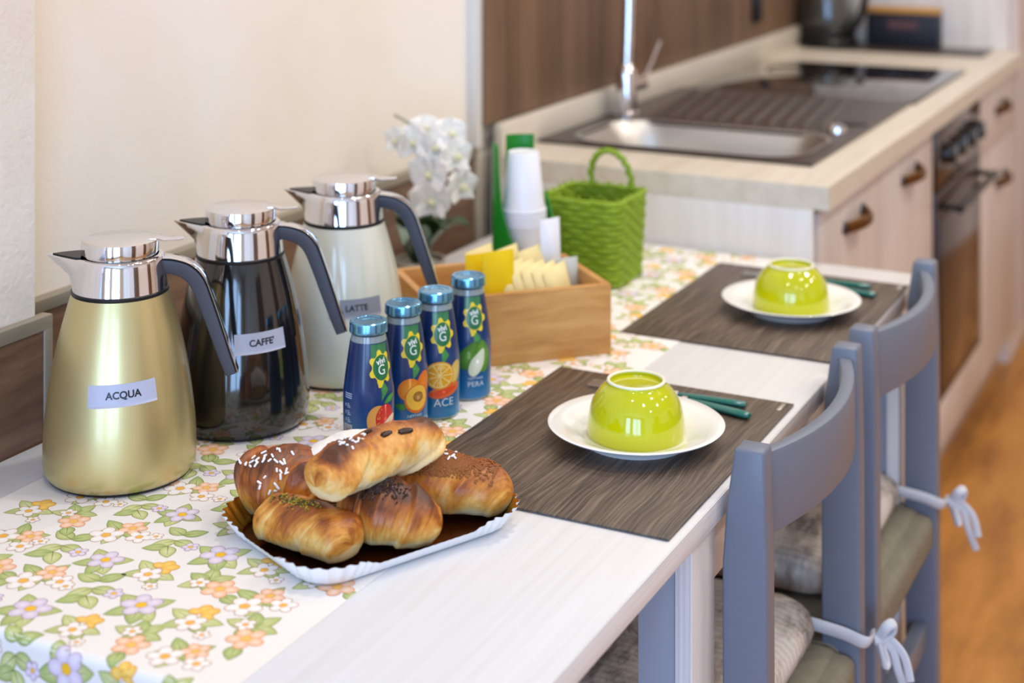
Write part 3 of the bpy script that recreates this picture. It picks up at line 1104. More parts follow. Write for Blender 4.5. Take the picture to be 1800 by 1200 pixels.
def bottle(x, y, turn, fruit, words, label, side=False):
    t = thing('juice_bottle', label, 'bottle', (x, y, RZ), 0, 'blue juice bottles in a row')
    MB().lathe([(0.0, 0.001)] + BOT + [(0.0160, 0.1305), (0.0160, 0.1290), (0.0, 0.1288)], 64).build('glass_bottle', M['glassneck'], t, auto=50)
    # the printed sleeve round the glass
    zs = frange(0.0035, 0.1235, 0.004)
    n = 64
    vs, fs, cs = [], [], []
    top_c, mid_c, low_c = lin((16, 42, 92)), lin((18, 66, 130)), lin((20, 122, 182))
    for z in zs:
        for k in range(n):
            a = 2 * PI * k / n
            r = bot_r(z) + 0.0003
            vs.append((r * math.cos(a), r * math.sin(a), z))
            u = z / 0.1235
            c = [low_c[j] + (mid_c[j] - low_c[j]) * min(1, u / 0.45) for j in range(3)] if u < 0.45 else [mid_c[j] + (top_c[j] - mid_c[j]) * min(1, (u - 0.45) / 0.3) for j in range(3)]
            cs.append(c)
    for i in range(len(zs) - 1):
        for k in range(n):
            fs.append((i * n + k, i * n + (k + 1) % n, (i + 1) * n + (k + 1) % n, (i + 1) * n + k))
    me = bpy.data.meshes.new('printed_sleeve')
    me.from_pydata(vs, [], fs)
    ca = me.color_attributes.new('Col', 'FLOAT_COLOR', 'POINT')
    for i, c in enumerate(cs):
        ca.data[i].color = (c[0], c[1], c[2], 1)
    me.polygons.foreach_set('use_smooth', [True] * len(me.polygons))
    sl = link('printed_sleeve', me, M['print'], t)
    a0 = math.atan2(-y, -x) + turn

    def mp(px, py, lay):
        r = bot_r(py) + 0.00036 + 0.00004 * lay
        a = a0 + px / (0.4 * bot_r(py) + 0.6 * 0.0255)
        return Vector((r * math.cos(a), r * math.sin(a), py))

    def mp_side(px, py, lay):
        r = bot_r(py) + 0.00036 + 0.00004 * lay
        a = a0 - turn - 0.92 + px / 0.0272
        return Vector((r * math.cos(a), r * math.sin(a), py))

    Fb = Flat()
    # green ribbon leaf behind the emblem, hanging below it
    Fb.poly([(-.011, .1225), (-.0115, .108), (-.006, .090), (0.0, .082), (.006, .098), (.0115, .112), (.012, .1225)], (46, 118, 70), 1, mid=(62, 136, 84))
    Fb.poly([(-.001, .083), (.004, .081), (.0085, .074), (-.001, .0625), (-.0005, .07)], (60, 138, 72), 1, mid=(80, 156, 88))
    star(Fb, .0015, .098, .0132, .0160, 2)
    Fb.ell(.0015, .098, .0106, .0134, 0, GREEN, 3, n=36)
    Fb.text('vivi', .0012, .1045, .0094, WHITE, 4, rot=0.16, bold=0.00022, sx=0.95)
    Fb.text('G', .0015, .0952, .0150, WHITE, 4, sx=0.9, bold=0.0)
    fruit(Fb)
    for (s, py, size) in words:
        Fb.text(s, .002, py, size, (214, 230, 240), 5, bold=0.0)
    Fb.build('label_print', M['print'], sl, mp, xs=frange(-.026, .030, 0.002), ys=frange(.01, .12, 0.005), smooth=True)
    if side:
        Fs = Flat()
        Fs.rect(-.0068, .008, .0062, .0375, (186, 190, 202), 1)
        py = .010
        rr = random.Random(3)
        while py < .0365:
            h = rr.choice((.0004, .0006, .0009))
            Fs.rect(-.0056, py, .0050, py + h, (40, 46, 66), 2)
            py += h + rr.choice((.0005, .0007))
        for k in range(3):
            Fs.rect(-.0050, .0405 + .0078 * k, -.0025, .0440 + .0078 * k, (150, 176, 210), 1)
            for q in range(3):
                Fs.rect(-.0008, .0400 + .0078 * k + .0018 * q, .0042 - .001 * q, .0409 + .0078 * k + .0018 * q, (176, 196, 222), 1)
        for q in range(3):
            Fs.rect(-.0052, .0655 + .0022 * q, .0060, .0667 + .0022 * q, (176, 196, 222), 1)
        Fs.build('barcode_print', M['print'], sl, mp_side, xs=frange(-.007, .0065, 0.002), smooth=True)
    cap = MB().lathe([(0.0, 0.1425), (0.0085, 0.1425), (0.0090, 0.1432), (0.0150, 0.1432), (0.0155, 0.1440), (0.0190, 0.1440), (0.0203, 0.1430), (0.0208, 0.1408),
                      (0.0206, 0.1370), (0.0211, 0.1345), (0.0209, 0.1325), (0.0198, 0.1318), (0.0188, 0.1318)], 64).build('screw_cap', M['capblue'], t, auto=30)
    return t


bottle(1.433, 0.8975, 0.56, fruit_peach, [('NETTARE', .0115, .0045), ('PESCA', .0062, .0080)], 'blue juice bottle with a red peach on its sleeve, nearest of four', True)
bottle(1.509, 0.8990, 0.42, fruit_apricot, [('NETTARE', .0235, .0042), ('ALBICOCCA', .0165, .0086)], 'blue juice bottle with halved apricots and ALBICOCCA on it')
bottle(1.571, 0.8920, 0.28, fruit_orange, [('ACE', .0205, .0125)], 'blue juice bottle with a cut orange and ACE on it')
bottle(1.644, 0.8890, 0.28, fruit_pear, [('NETTARE', .0275, .0042), ('PERA', .0205, .0086)], 'blue juice bottle with green pears on it, last in its row')

# ------------------------------------------------------------------ paper tray
TRX, TRY, TRR = 1.272, 0.793, math.radians(-25)
tray = thing('pastry_tray', 'rectangular white card tray with a gold lining, full of pastries', 'tray', (TRX, TRY, RZ + 0.0004), TRR)


def rrect(hx, hy, r, n=10, wav=0.0, nw=0):
    pts = []
    for (cx, cy, a0) in ((hx - r, hy - r, 0), (-hx + r, hy - r, PI / 2), (-hx + r, -hy + r, PI), (hx - r, -hy + r, 1.5 * PI)):
        for k in range(n + 1):
            a = a0 + PI / 2 * k / n
            pts.append((cx + r * math.cos(a), cy + r * math.sin(a)))
    return pts


def resample(pts, n):
    P_ = pts + [pts[0]]
    d = [0]
    for a, b in zip(P_, P_[1:]):
        d.append(d[-1] + math.hypot(b[0] - a[0], b[1] - a[1]))
    out, j = [], 0
    for k in range(n):
        s = d[-1] * k / n
        while d[j + 1] < s:
            j += 1
        t = (s - d[j]) / max(1e-9, d[j + 1] - d[j])
        out.append((P_[j][0] + (P_[j + 1][0] - P_[j][0]) * t, P_[j][1] + (P_[j + 1][1] - P_[j][1]) * t))
    return out


NT = 480
HX, HY = 0.109, 0.0815


def tray_ring(grow, z, rip):
    base = resample(rrect(HX, HY, 0.030), NT)
    out = []
    for i, (x, y) in enumerate(base):
        x2, y2 = base[(i + 1) % NT]
        tx, ty = x2 - x, y2 - y
        l = math.hypot(tx, ty)
        nx, ny = ty / l, -tx / l
        corner = max(0.0, min(1.0, (min(abs(x) - (HX - 0.045), abs(y) - (HY - 0.045)) + 0.012) / 0.02))
        g = grow * (1 + 0.35 * corner) + rip * (0.2 + 1.6 * corner) * math.sin(2 * PI * i / NT * 80)
        out.append((x + nx * g, y + ny * g, z * 0.80 + 0.50 * z * corner))
    return out


def rings_mesh(rs, closed_bottom):
    vs, fs = [], []
    for r in rs:
        vs += r
    for i in range(len(rs) - 1):
        for k in range(NT):
            fs.append((i * NT + k, i * NT + (k + 1) % NT, (i + 1) * NT + (k + 1) % NT, (i + 1) * NT + k))
    if closed_bottom:
        fs.append(tuple(range(NT)))
    return vs, fs


vs, fs = rings_mesh([tray_ring(0, 0, 0), tray_ring(0.004, 0.003, 0.0003), tray_ring(0.0085, 0.010, 0.0007), tray_ring(0.0125, 0.0165, 0.0011)], True)
MB().add(vs, fs).build('card_shell', M['card'], tray, auto=70)
vs, fs = rings_mesh([tray_ring(-0.001, 0.0012, 0), tray_ring(0.0032, 0.0042, 0.0003), tray_ring(0.0077, 0.0108, 0.0007), tray_ring(0.0122, 0.0166, 0.0011)], False)
MB().add(vs, fs).build('gold_rim', M['goldpaper'], tray, auto=70)
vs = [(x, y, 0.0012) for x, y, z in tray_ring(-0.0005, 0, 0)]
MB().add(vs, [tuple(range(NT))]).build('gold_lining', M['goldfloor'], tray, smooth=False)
PZ = RZ + 0.0004 + 0.0016            # where pastries rest

# ------------------------------------------------------------------ pastries
CR = [(0.0, lin((238, 214, 160))), (0.25, lin((234, 186, 102))), (0.5, lin((212, 140, 54))), (0.75, lin((158, 84, 30))), (1.0, lin((84, 42, 20)))]


def crust_col(f):
    f = max(0.0, min(1.0, f))
    for (a, ca), (b, cb) in zip(CR, CR[1:]):
        if f <= b:
            t = (f - a) / (b - a)
            return tuple(ca[j] + (cb[j] - ca[j]) * t for j in range(3))
    return CR[-1][1]


class Pastry:
    def __init__(self, keys, wid, hei, nb, seed, bake, twist=0.35, step=0.10, ends=(0.45, 0.45), flat=True, rough=0.05, dark=None, topk=0.32, powers=2.3):
        """keys: 3-D centre-line; wid, hei: half width and half height in the middle; nb: number of rolled layers"""
        self.k = [Vector(p) for p in keys]
        self.wid, self.hei, self.nb, self.seed = wid, hei, nb, seed
        self.twist, self.step, self.ends, self.flat, self.rough, self.bake = twist, step, ends, flat, rough, bake
        self.dark = dark
        self.pw = powers
        self.topk = topk
        pth = smooth_prof([tuple(p) for p in self.k], 60)
        self.path = [Vector(p) for p in pth]

    def centre(self, t):
        x = t * (len(self.path) - 1)
        i = min(int(x), len(self.path) - 2)
        return self.path[i].lerp(self.path[i + 1], x - i)

    def frame(self, t):
        e = 0.02
        d = (self.centre(min(1, t + e)) - self.centre(max(0, t - e))).normalized()
        side = d.cross(Vector((0, 0, 1))).normalized()
        up = side.cross(d).normalized()
        return d, side, up

    def env(self, t):
        a, b = self.ends
        w = 1.0
        x = abs(2 * t - 1)
        end = a if t < 0.5 else b
        body = end + (1 - end) * (1 - x ** self.pw)
        q = min(1.0, min(t, 1 - t) / 0.16)
        tip = math.sqrt(max(0.0, 1 - (1 - q) ** 2))
        return body * (0.02 + 0.98 * tip)

    def point(self, t, ph, grow=0.0):
        d, side, up = self.frame(t)
        c = self.centre(t)
        e = self.env(t)
        # rolled layers: every layer ends in a small step, wound at a slant
        u = (t - 0.5) * self.nb * 2 / 2 + self.twist * math.cos(ph + 0.6 * self.seed)
        sgn = 1 if t < 0.5 else -1
        fr = (abs(u) * 1.0) % 1.0
        saw = (fr if fr < 0.86 else (1 - fr) / 0.14 * 0.86) - 0.45
        n1 = noise.noise(Vector((c.x * 42 + self.seed, c.y * 42 + math.cos(ph) * 1.3, c.z * 42 + math.sin(ph) * 1.3)))
        n2 = noise.noise(Vector((t * 22 + self.seed * 3, math.cos(ph) * 4, math.sin(ph) * 4)))
        stp = self.step * min(1.0, min(t, 1 - t) / 0.10)
        g = e * (1 - stp * saw * 1.1 + self.rough * 1.6 * n1 + self.rough * 0.5 * n2)
        cw, sw = math.cos(ph), math.sin(ph)
        x = self.wid * g * cw + grow * cw
        y = self.hei * g * sw + grow * sw
        if self.flat and y < -0.55 * self.hei:
            y = -0.55 * self.hei - (-(y + 0.55 * self.hei)) * 0.25
        p = c + side * x + up * y
        return p, saw, n1, n2, fr

    def mesh(self, name, nt=110, na=56):
        vs, cs = [], []
        for i in range(nt + 1):
            t = i / nt
            for k in range(na):
                ph = 2 * PI * k / na
                p, saw, n1, n2, fr = self.point(t, ph)
                vs.append(p)
                # baking: browner on top and on the raised lips, pale in the seams and low on the sides
                s = math.sin(ph)
                fine = noise.noise(Vector((t * 60 + self.seed, math.cos(ph) * 5, math.sin(ph) * 5)))
                stri = noise.noise(Vector((fr * 16 + math.cos(ph) * 2, self.seed * 7.1 + int(abs((t - .5) * self.nb)), ph * 0.7)))
                f = self.bake + self.topk * s - 0.27 * saw + 0.34 * n1 + 0.12 * n2 + 0.11 * fine + 0.12 * stri
                if fr > 0.86 or fr < 0.05:
                    f -= 0.10
                if s < -0.35:
                    f -= 0.18
                if self.dark:
                    for (dt, dp, dw, da) in self.dark:
                        q = ((t - dt) / dw) ** 2 + ((math.atan2(math.sin(ph - dp), math.cos(ph - dp))) / 0.9) ** 2
                        f += da * math.exp(-q)
                cs.append(crust_col(f))
        fs = []
        for i in range(nt):
            for k in range(na):
                fs.append((i * na + k, i * na + (k + 1) % na, (i + 1) * na + (k + 1) % na, (i + 1) * na + k))
        fs.append(tuple(range(na)))
        fs.append(tuple(nt * na + k for k in range(na))[::-1])
        me = bpy.data.meshes.new(name)
        me.from_pydata([tuple(v) for v in vs], [], fs)
        ca = me.color_attributes.new('Col', 'FLOAT_COLOR', 'POINT')
        for i, c in enumerate(cs):
            ca.data[i].color = (c[0], c[1], c[2], 1)
        me.polygons.foreach_set('use_smooth', [True] * len(me.polygons))
        bm = bmesh.new()
        bm.from_mesh(me)
        bmesh.ops.recalc_face_normals(bm, faces=bm.faces)
        bm.to_mesh(me)
        bm.free()
        me.materials.append(M['crust'])
        return me

    def spot(self, t, ph):
        p = self.point(t, ph)[0]
        a = self.point(min(1, t + 0.01), ph)[0] - self.point(max(0, t - 0.01), ph)[0]
        b = self.point(t, ph + 0.05)[0] - self.point(t, ph - 0.05)[0]
        n = a.cross(b).normalized()
        if n.dot(p - self.centre(t)) < 0:
            n = -n
        return p, n


def make_pastry(name, label, base, P_):
    """base: world point the thing stands at; the mesh is kept in world-aligned local coordinates"""
    t = thing(name, label, 'pastry', base, 0, 'pastries on the card tray')
    me = P_.mesh('crust')
    me.transform(Matrix.Translation(-Vector(base)))
    link('crust', me, None, t)
    return t


GRAIN = MB().tube([(-0.0023, 0, 0), (-0.0018, 0, 0), (0.0018, 0, 0), (0.0023, 0, 0)], [0.0006, 0.0010, 0.0010, 0.0006], 6).mesh('sugar_grain')
GRAIN.materials.append(M['sugar'])


def grains(t, P_, spots, seed, lift=0.0007):
    rr = random.Random(seed)
    base = Vector(t.location)
    for (tt, ph, sc) in spots:
        p, n = P_.spot(tt, ph)
        o = bpy.data.objects.new('sugar_grain', GRAIN)
        COL.objects.link(o)
        o.parent = t
        o.location = p + n * lift - base
        q = n.to_track_quat('Z', 'Y').to_matrix() @ Matrix.Rotation(rr.uniform(0, PI), 3, 'Z')
        o.rotation_euler = q.to_euler()
        o.scale = (sc, 1.0 + 0.2 * rr.random(), 1.0)


def scatter(rr, n, t0, t1, p0, p1, smin=0.5, smax=1.2):
    return [(rr.uniform(t0, t1), rr.uniform(p0, p1), rr.uniform(smin, smax)) for _ in range(n)]


def bits(t, P_, n, t0, t1, p0, p1, size, mat, seed, name, cols=None):
    """a crust of tiny crumbs, too small to pick apart"""
    rr = random.Random(seed)
    base = Vector(t.location)
    vs, fs, cs = [], [], []
    for _ in range(n):
        u, v_ = rr.gauss(0, 0.42), rr.gauss(0, 0.42)
        tt = (t0 + t1) / 2 + max(-1, min(1, u)) * (t1 - t0) / 2
        ph = (p0 + p1) / 2 + max(-1, min(1, v_)) * (p1 - p0) / 2
        p, nn = P_.spot(tt, ph)
        m = nn.to_track_quat('Z', 'Y').to_matrix() @ Matrix.Rotation(rr.uniform(0, PI), 3, 'Z') @ Matrix.Rotation(rr.uniform(-.5, .5), 3, 'Y')
        sx, sy, sz = size[0] * rr.uniform(.6, 1.3), size[1] * rr.uniform(.7, 1.2), size[2]
        b = len(vs)
        c = lin(rr.choice(cols)) if cols else (1, 1, 1)
        for (x, y, z) in ((-1, 0, 0), (0, -1, 0), (1, 0, 0), (0, 1, 0), (0, 0, 1), (0, 0, -1)):
            vs.append(tuple(p + nn * size[2] * 0.6 + m @ Vector((x * sx, y * sy, z * sz)) - base))
            cs.append(c)
        fs += [(b, b + 1, b + 4), (b + 1, b + 2, b + 4), (b + 2, b + 3, b + 4), (b + 3, b, b + 4), (b + 1, b, b + 5), (b + 2, b + 1, b + 5), (b + 3, b + 2, b + 5), (b, b + 3, b + 5)]
    me = bpy.data.meshes.new(name)
    me.from_pydata(vs, [], fs)
    if cols:
        ca = me.color_attributes.new('Col', 'FLOAT_COLOR', 'POINT')
        for i, c in enumerate(cs):
            ca.data[i].color = (c[0], c[1], c[2], 1)
    o = link(name, me, mat, t)
    o['kind'] = 'stuff'
    return o


rr = random.Random(5)
# phases: 0 = to the right of the travel direction, pi/2 = top
# A: front, pistachio
PA = Pastry([(1.212, 0.873, PZ + .0185), (1.204, 0.838, PZ + .0205), (1.197, 0.800, PZ + .0210), (1.190, 0.762, PZ + .0190)], 0.029, 0.0225, 4.2, 1.3, 0.36, ends=(0.80, 0.86), step=0.09, powers=3.5)
tA = make_pastry('filled_croissant', 'golden croissant with green pistachio crumbs, at the front of the tray', (1.2015, 0.812, PZ), PA)
bits(tA, PA, 150, 0.16, 0.66, 1.05, 1.75, (.0017, .0012, .0009), M['pist'], 3, 'pistachio_crumbs', [(150, 140, 30), (84, 92, 26), (190, 160, 40), (70, 70, 24)])
# B: front centre, chocolate
PB = Pastry([(1.246, 0.806, PZ + .022), (1.247, 0.778, PZ + .026), (1.250, 0.750, PZ + .026), (1.262, 0.710, PZ + .017)], 0.036, 0.0310, 4.6, 4.2, 0.42, ends=(0.70, 0.40), step=0.17, dark=[(0.40, 1.2, 0.22, 0.36), (0.72, 1.2, 0.14, 0.34)])
tB = make_pastry('chocolate_croissant', 'dark croissant topped with chocolate sprinkles, in the middle of the tray front', (1.254, 0.756, PZ), PB)
bits(tB, PB, 480, 0.22, 0.72, 0.75, 1.7, (.0024, .0008, .0008), M['choc'], 8, 'chocolate_sprinkles')
# C: right, brown crackled icing and sugar
PC = Pastry([(1.312, 0.828, PZ + .021), (1.322, 0.788, PZ + .0245), (1.337, 0.742, PZ + .0255), (1.353, 0.682, PZ + .0195)], 0.036, 0.0295, 4.4, 2.1, 0.40, ends=(0.62, 0.62), step=0.12, powers=2.6)
tC = make_pastry('glazed_croissant', 'brown croissant with a crackled nut glaze and sugar, at the right end of the tray', (1.334, 0.752, PZ), PC)
bits(tC, PC, 2200, 0.34, 0.88, 0.70, 2.0, (.0021, .0018, .0009), plain('nut_crackle', (150, 92, 46), 0.8), 4, 'nut_glaze')
grains(tC, PC, scatter(rr, 18, 0.34, 0.52, 0.75, 1.35) + scatter(rr, 14, 0.40, 0.70, 1.3, 1.7), 6, 0.0022)
# D: back left, sugar
PD = Pastry([(1.236, 0.922, PZ + .020), (1.248, 0.902, PZ + .029), (1.262, 0.872, PZ + .029), (1.264, 0.836, PZ + .022)], 0.037, 0.0340, 3.4, 0.4, 0.54, ends=(0.62, 0.66), step=0.20, twist=0.6)
tD = make_pastry('sugared_croissant', 'deep brown croissant strewn with white sugar grains, at the left of the tray', (1.244, 0.886, PZ), PD)
grains(tD, PD, scatter(rr, 34, 0.18, 0.62, 0.15, 1.35, 0.7, 1.4), 2)
# F: back, icing sugar
PF = Pastry([(1.262, 0.868, PZ + .026), (1.298, 0.852, PZ + .032), (1.334, 0.832, PZ + .032), (1.364, 0.806, PZ + .024)], 0.034, 0.0330, 3.6, 5.5, 0.35, ends=(0.6, 0.6), step=0.06)
tF = make_pastry('sugar_dusted_croissant', 'croissant white with icing sugar, behind the others next to the bottles', (1.314, 0.842, PZ), PF)
vs, fs = [], []
NTt, NA = 60, 36
for i in range(NTt + 1):
    for k in range(NA + 1):
        p = PF.point(0.03 + 0.94 * i / NTt, 0.25 + 2.65 * k / NA, 0.0010)[0]
        vs.append(tuple(p - Vector(tF.location)))
for i in range(NTt):
    for k in range(NA):
        fs.append((i * (NA + 1) + k, i * (NA + 1) + k + 1, (i + 1) * (NA + 1) + k + 1, (i + 1) * (NA + 1) + k))
MB().add(vs, fs).build('icing_sugar', M['powder'], tF)
# E: long twist lying across the pile
PE = Pastry([(1.186, 0.800, .8190), (1.216, 0.793, .8250), (1.252, 0.782, .8275), (1.292, 0.769, .8265), (1.334, 0.756, .8230)], 0.0255, 0.0225, 3.0, 3.3, 0.20, ends=(0.86, 0.96), step=0.24, twist=0.7, topk=0.36, flat=False, rough=0.08,
            dark=[(0.17, 1.35, 0.09, 0.62), (0.90, 1.6, 0.12, 0.60), (0.42, 1.7, 0.16, 0.30)], powers=4.0)
tE = make_pastry('raisin_twist', 'long pale twist with raisins and sugar lying on top of the pile', (1.25, 0.78, 0.80), PE)
grains(tE, PE, scatter(rr, 22, 0.26, 0.48, 1.1, 1.8, 0.5, 1.1), 9)
for k, (tt, ph, s) in enumerate(((0.50, 1.75, 0.9), (0.58, 1.25, 1.25), (0.68, 1.0, 1.35))):
    p, n = PE.spot(tt, ph)
    me = MB().tube([(-.0045, 0, 0), (-.0036, 0, 0), (0, 0, 0.0004), (.0036, 0, 0), (.0045, 0, 0)], [.001, .0025, .0030, .0024, .001], 9).mesh('raisin')
    rv = random.Random(k)
    for v_ in me.vertices:
        v_.co *= 1 + rv.uniform(-.16, .16)
    o = link('raisin', me, M['raisin'], tE, tuple(p + n * 0.0002 - Vector(tE.location)))
    dx = PE.frame(tt)[0]
    dx = (dx - n * dx.dot(n)).normalized()
    o.rotation_euler = (Matrix((dx, n.cross(dx), n)).transposed() @ Matrix.Rotation((-0.2, 0.1, -0.25)[k], 3, 'Z')).to_euler()
    o.scale = (s * 1.15, s, s * 0.6)

# ------------------------------------------------------------------ bamboo box and what is in it
BXA = math.atan2(-0.695, 0.719)
BW, BD, BH = 0.250, 0.168, 0.091
BOX = thing('bamboo_box', 'rectangular open bamboo box behind the juice bottles', 'box', (1.684, 0.969, RZ), BXA)
bx('base_board', M['bamboo'], (0.010, 0.010, 0.001), (BW - 0.010, BD - 0.010, 0.008), BOX)
bx('front_board', M['bamboo'], (0, 0, 0), (BW, 0.010, BH), BOX, 0.001)
bx('back_board', M['bamboo'], (0, BD - 0.010, 0), (BW, BD, BH), BOX, 0.001)
bx('end_board', M['bamboo'], (0, 0.0102, 0), (0.010, BD - 0.0102, BH), BOX, 0.001)
bx('end_board', M['bamboo'], (BW - 0.010, 0.0102, 0), (BW, BD - 0.0102, BH), BOX, 0.001)
BM = Matrix.Translation((1.684, 0.969, RZ)) @ Matrix.Rotation(BXA, 4, 'Z')


def in_box(x, y, z=0.0085):
    return BM @ Vector((x, y, z))


def pillow(name, w, h, th, mat, label, cat, pos, rz, lean, group=None, roll=0.0):
    """a flat sealed sachet standing on its short edge, face along local y"""
    m = MB()
    nx, nz = 10, 14
    vs, fs = [], []
    for sgn in (1, -1):
        for i in range(nx + 1):
            for j in range(nz + 1):
                u, v_ = i / nx, j / nz
                puff = (4 * u * (1 - u)) ** 0.6 * (min(1, 5 * v_, 5 * (1 - v_))) ** 0.7
                vs.append((w * (u - 0.5), sgn * (0.0003 + th / 2 * puff * (1 + 0.15 * math.sin(9 * u + 5 * v_ + w * 900))), h * v_))
    k = (nx + 1) * (nz + 1)
    for s_ in (0, 1):
        for i in range(nx):
            for j in range(nz):
                a = s_ * k + i * (nz + 1) + j
                q = (a, a + 1, a + nz + 2, a + nz + 1)
                fs.append(q if s_ else q[::-1])
    per = [i * (nz + 1) for i in range(nx + 1)] + [nx * (nz + 1) + j for j in range(1, nz + 1)] + [i * (nz + 1) + nz for i in range(nx - 1, -1, -1)] + [j for j in range(nz - 1, 0, -1)]
    for a, b in zip(per, per[1:] + per[:1]):
        fs.append((a, b, b + k, a + k))
    m.add(vs, fs)
    o = m.build(name, mat, None, pos, (lean, roll, rz), auto=50)
    return tag(o, label, cat, group)


fa = BXA + 0.15
pillow('yellow_packet', 0.046, 0.128, 0.008, M['yellow'], 'flat yellow packet standing at the front left of the bamboo box', 'packet', in_box(0.108, 0.034), fa, -0.05)
pillow('yellow_packet', 0.046, 0.121, 0.008, M['yellow'], 'flat yellow packet standing just behind another one in the bamboo box', 'packet', in_box(0.092, 0.056), fa, -0.05)
names = ['cream sachet next to the yellow packets in the box', 'cream sachet, second from the yellow packets', 'cream sachet, third from the yellow packets', 'cream sachet, fourth from the yellow packets', 'cream sachet at the end of the box nearest the basket', ]
for k in range(5):
    pillow('cream_sachet', 0.052, 0.110 - 0.003 * k, 0.011, M['sachet'], names[k], 'sachet', in_box(0.152 + 0.0155 * k, 0.040 + 0.003 * k), BXA + 0.62, -0.22, 'cream sachets in the bamboo box', roll=-0.10)
for k in range(3):
    pillow('cream_sachet', 0.052, 0.116 - 0.003 * k, 0.010, M['sachet'], ['cream sachet in the back row behind the yellow packets', 'cream sachet in the middle of the back row', 'cream sachet in the back row close to the basket'][k], 'sachet', in_box(0.125 + 0.036 * k, 0.104), BXA + 0.5, -0.20, 'cream sachets in the bamboo box', roll=-0.08)
pillow('white_napkin', 0.036, 0.142, 0.014, M['cup'], 'folded white paper napkin standing behind the cream sachets', 'napkin', in_box(0.216, 0.126), BXA + 0.35, -0.05)
pillow('clear_wrapper', 0.046, 0.098, 0.010, M['clear'], 'clear plastic wrapped piece at the back corner of the bamboo box', 'wrapper', in_box(0.216, 0.084), BXA + 0.1, -0.05)


# ------------------------------------------------------------------ cups and their green holder
CX, CY = 2.052, 1.016
H_ = thing('cup_holder', 'green plastic holder standing round the white cups', 'cup holder', (CX, CY, RZ))
a_cam = math.atan2(-CY, -CX)


def shell(a0, a1, hfun, r, th, name):
    n = 28
    vs, fs = [], []
    for k in range(n + 1):
        a = a0 + (a1 - a0) * k / n
        h = hfun(k / n)
        for (rr_, z) in ((r, 0.0), (r + th, 0.0), (r + th, h), (r, h)):
            vs.append((rr_ * math.cos(a), rr_ * math.sin(a), z))
    for k in range(n):
        for j in range(4):
            fs.append((k * 4 + j, k * 4 + (j + 1) % 4, k * 4 + 4 + (j + 1) % 4, k * 4 + 4 + j))
    fs += [(0, 1, 2, 3), (n * 4 + 3, n * 4 + 2, n * 4 + 1, n * 4)]
    return MB().add(vs, fs).build(name, M['greenplast'], H_, auto=40)


MB().lathe([(0.0, 0.0), (0.0465, 0.0), (0.0465, 0.004), (0.0, 0.004)], 40).build('base', M['greenplast'], H_)
# swept side wing (viewer's left) falling in a curve to the front, and a tall back
def wing(t):
    a = -1.75 + 1.6 * t
    ks = [(-1.75, .227), (-1.02, .227), (-0.95, .185), (-0.8, .135), (-0.5, .100), (-0.15, .072)]
    for (a0, h0), (a1, h1) in zip(ks, ks[1:]):
        if a <= a1:
            return h0 + (h1 - h0) * (a - a0) / (a1 - a0)
    return ks[-1][1]


shell(a_cam - 1.75, a_cam - 0.15, wing, 0.0435, 0.003, 'side_wing')
shell(a_cam + 2.80, a_cam + 3.76, lambda t: 0.232, 0.0435, 0.003, 'back_wall')
shell(a_cam + 0.55, a_cam + 2.30, lambda t: 0.060 + 0.09 * t ** 2, 0.0435, 0.003, 'side_wall')


def cup(z, inverted, label):
    pr = [(0.0, 0.001), (0.0215, 0.001), (0.0222, 0.0), (0.0230, 0.001), (0.0285, 0.060), (0.0320, 0.083), (0.0337, 0.0835), (0.0340, 0.0855), (0.0335, 0.0865), (0.0316, 0.0855), (0.0280, 0.060), (0.0226, 0.002), (0.0, 0.002)]
    if inverted:
        pr = [(r, 0.0865 - zz) for r, zz in pr][::-1]
    t = MB().lathe(pr, 48).build('plastic_cup', M['cup'], None, (CX, CY, z), auto=50)
    return tag(t, label, 'cup', 'stacked white plastic cups')


cz = RZ + 0.004
lab = ['lowest white plastic cup of the upright stack in the green holder', 'second white plastic cup up, nested upright in the green holder', 'third white plastic cup up, its rim under the upturned ones', ]
for k in range(3):
    cup(cz + 0.0055 * k + 0.02, False, lab[k])
cup(cz + 0.0055 * 2 + 0.02 + 0.0868, True, 'white plastic cup turned upside down on the upright stack')
cup(cz + 0.0055 * 2 + 0.02 + 0.0868 + 0.006, True, 'topmost white plastic cup, upside down in the green holder')
# riser the upright cups stand on
MB().lathe([(0.0, 0.004), (0.0210, 0.004), (0.0210, 0.0239), (0.0, 0.0239)], 32).build('riser', M['greenplast'], H_)

# ------------------------------------------------------------------ green woven basket
BKX, BKY = 2.196, 0.966
BK = thing('woven_basket', 'square lime green woven basket with a looped handle, before the kitchen unit', 'basket', (BKX, BKY, RZ))
hw, hd, hh = 0.056, 0.058, 0.132
NS = 44
rows = 15
for r_ in range(rows):
    z = 0.006 + (hh - 0.010) * r_ / (rows - 1)
    g = 1.0 + 0.10 * z / hh
    base = resample(rrect(hw * g, hd * g, 0.018), NS * 4)
    pts = []
    for i, (x, y) in enumerate(base):
        ph = PI * i / 6 * 1.0 + PI * r_
        off = 0.0013 * math.sin(ph)
        l = math.hypot(x, y)
        pts.append((x + x / l * off, y + y / l * off, z + 0.0006 * math.sin(ph * 0.5 + r_)))
    pts.append(pts[0])
    MB().tube(pts, 0.0050, 7, cap=False).build('weave_strand', M['basket'], BK)
for i, (x, y) in enumerate(resample(rrect(hw, hd, 0.018), NS)):
    if i % 2 == 0:
        g = 1.10
        MB().tube([(x, y, 0.001), (x * g, y * g, hh + 0.004)], 0.0022, 6).build('stake', M['basket'], BK)
MB().add(*(lambda p: ([(x, y, 0.001) for x, y in p] + [(x, y, 0.004) for x, y in p], [tuple(range(40))[::-1], tuple(range(40, 80))] + [(i, (i + 1) % 40, 40 + (i + 1) % 40, 40 + i) for i in range(40)]))(resample(rrect(hw - .002, hd - .002, 0.018), 40))).build('basket_floor', M['basket'], BK, smooth=False)
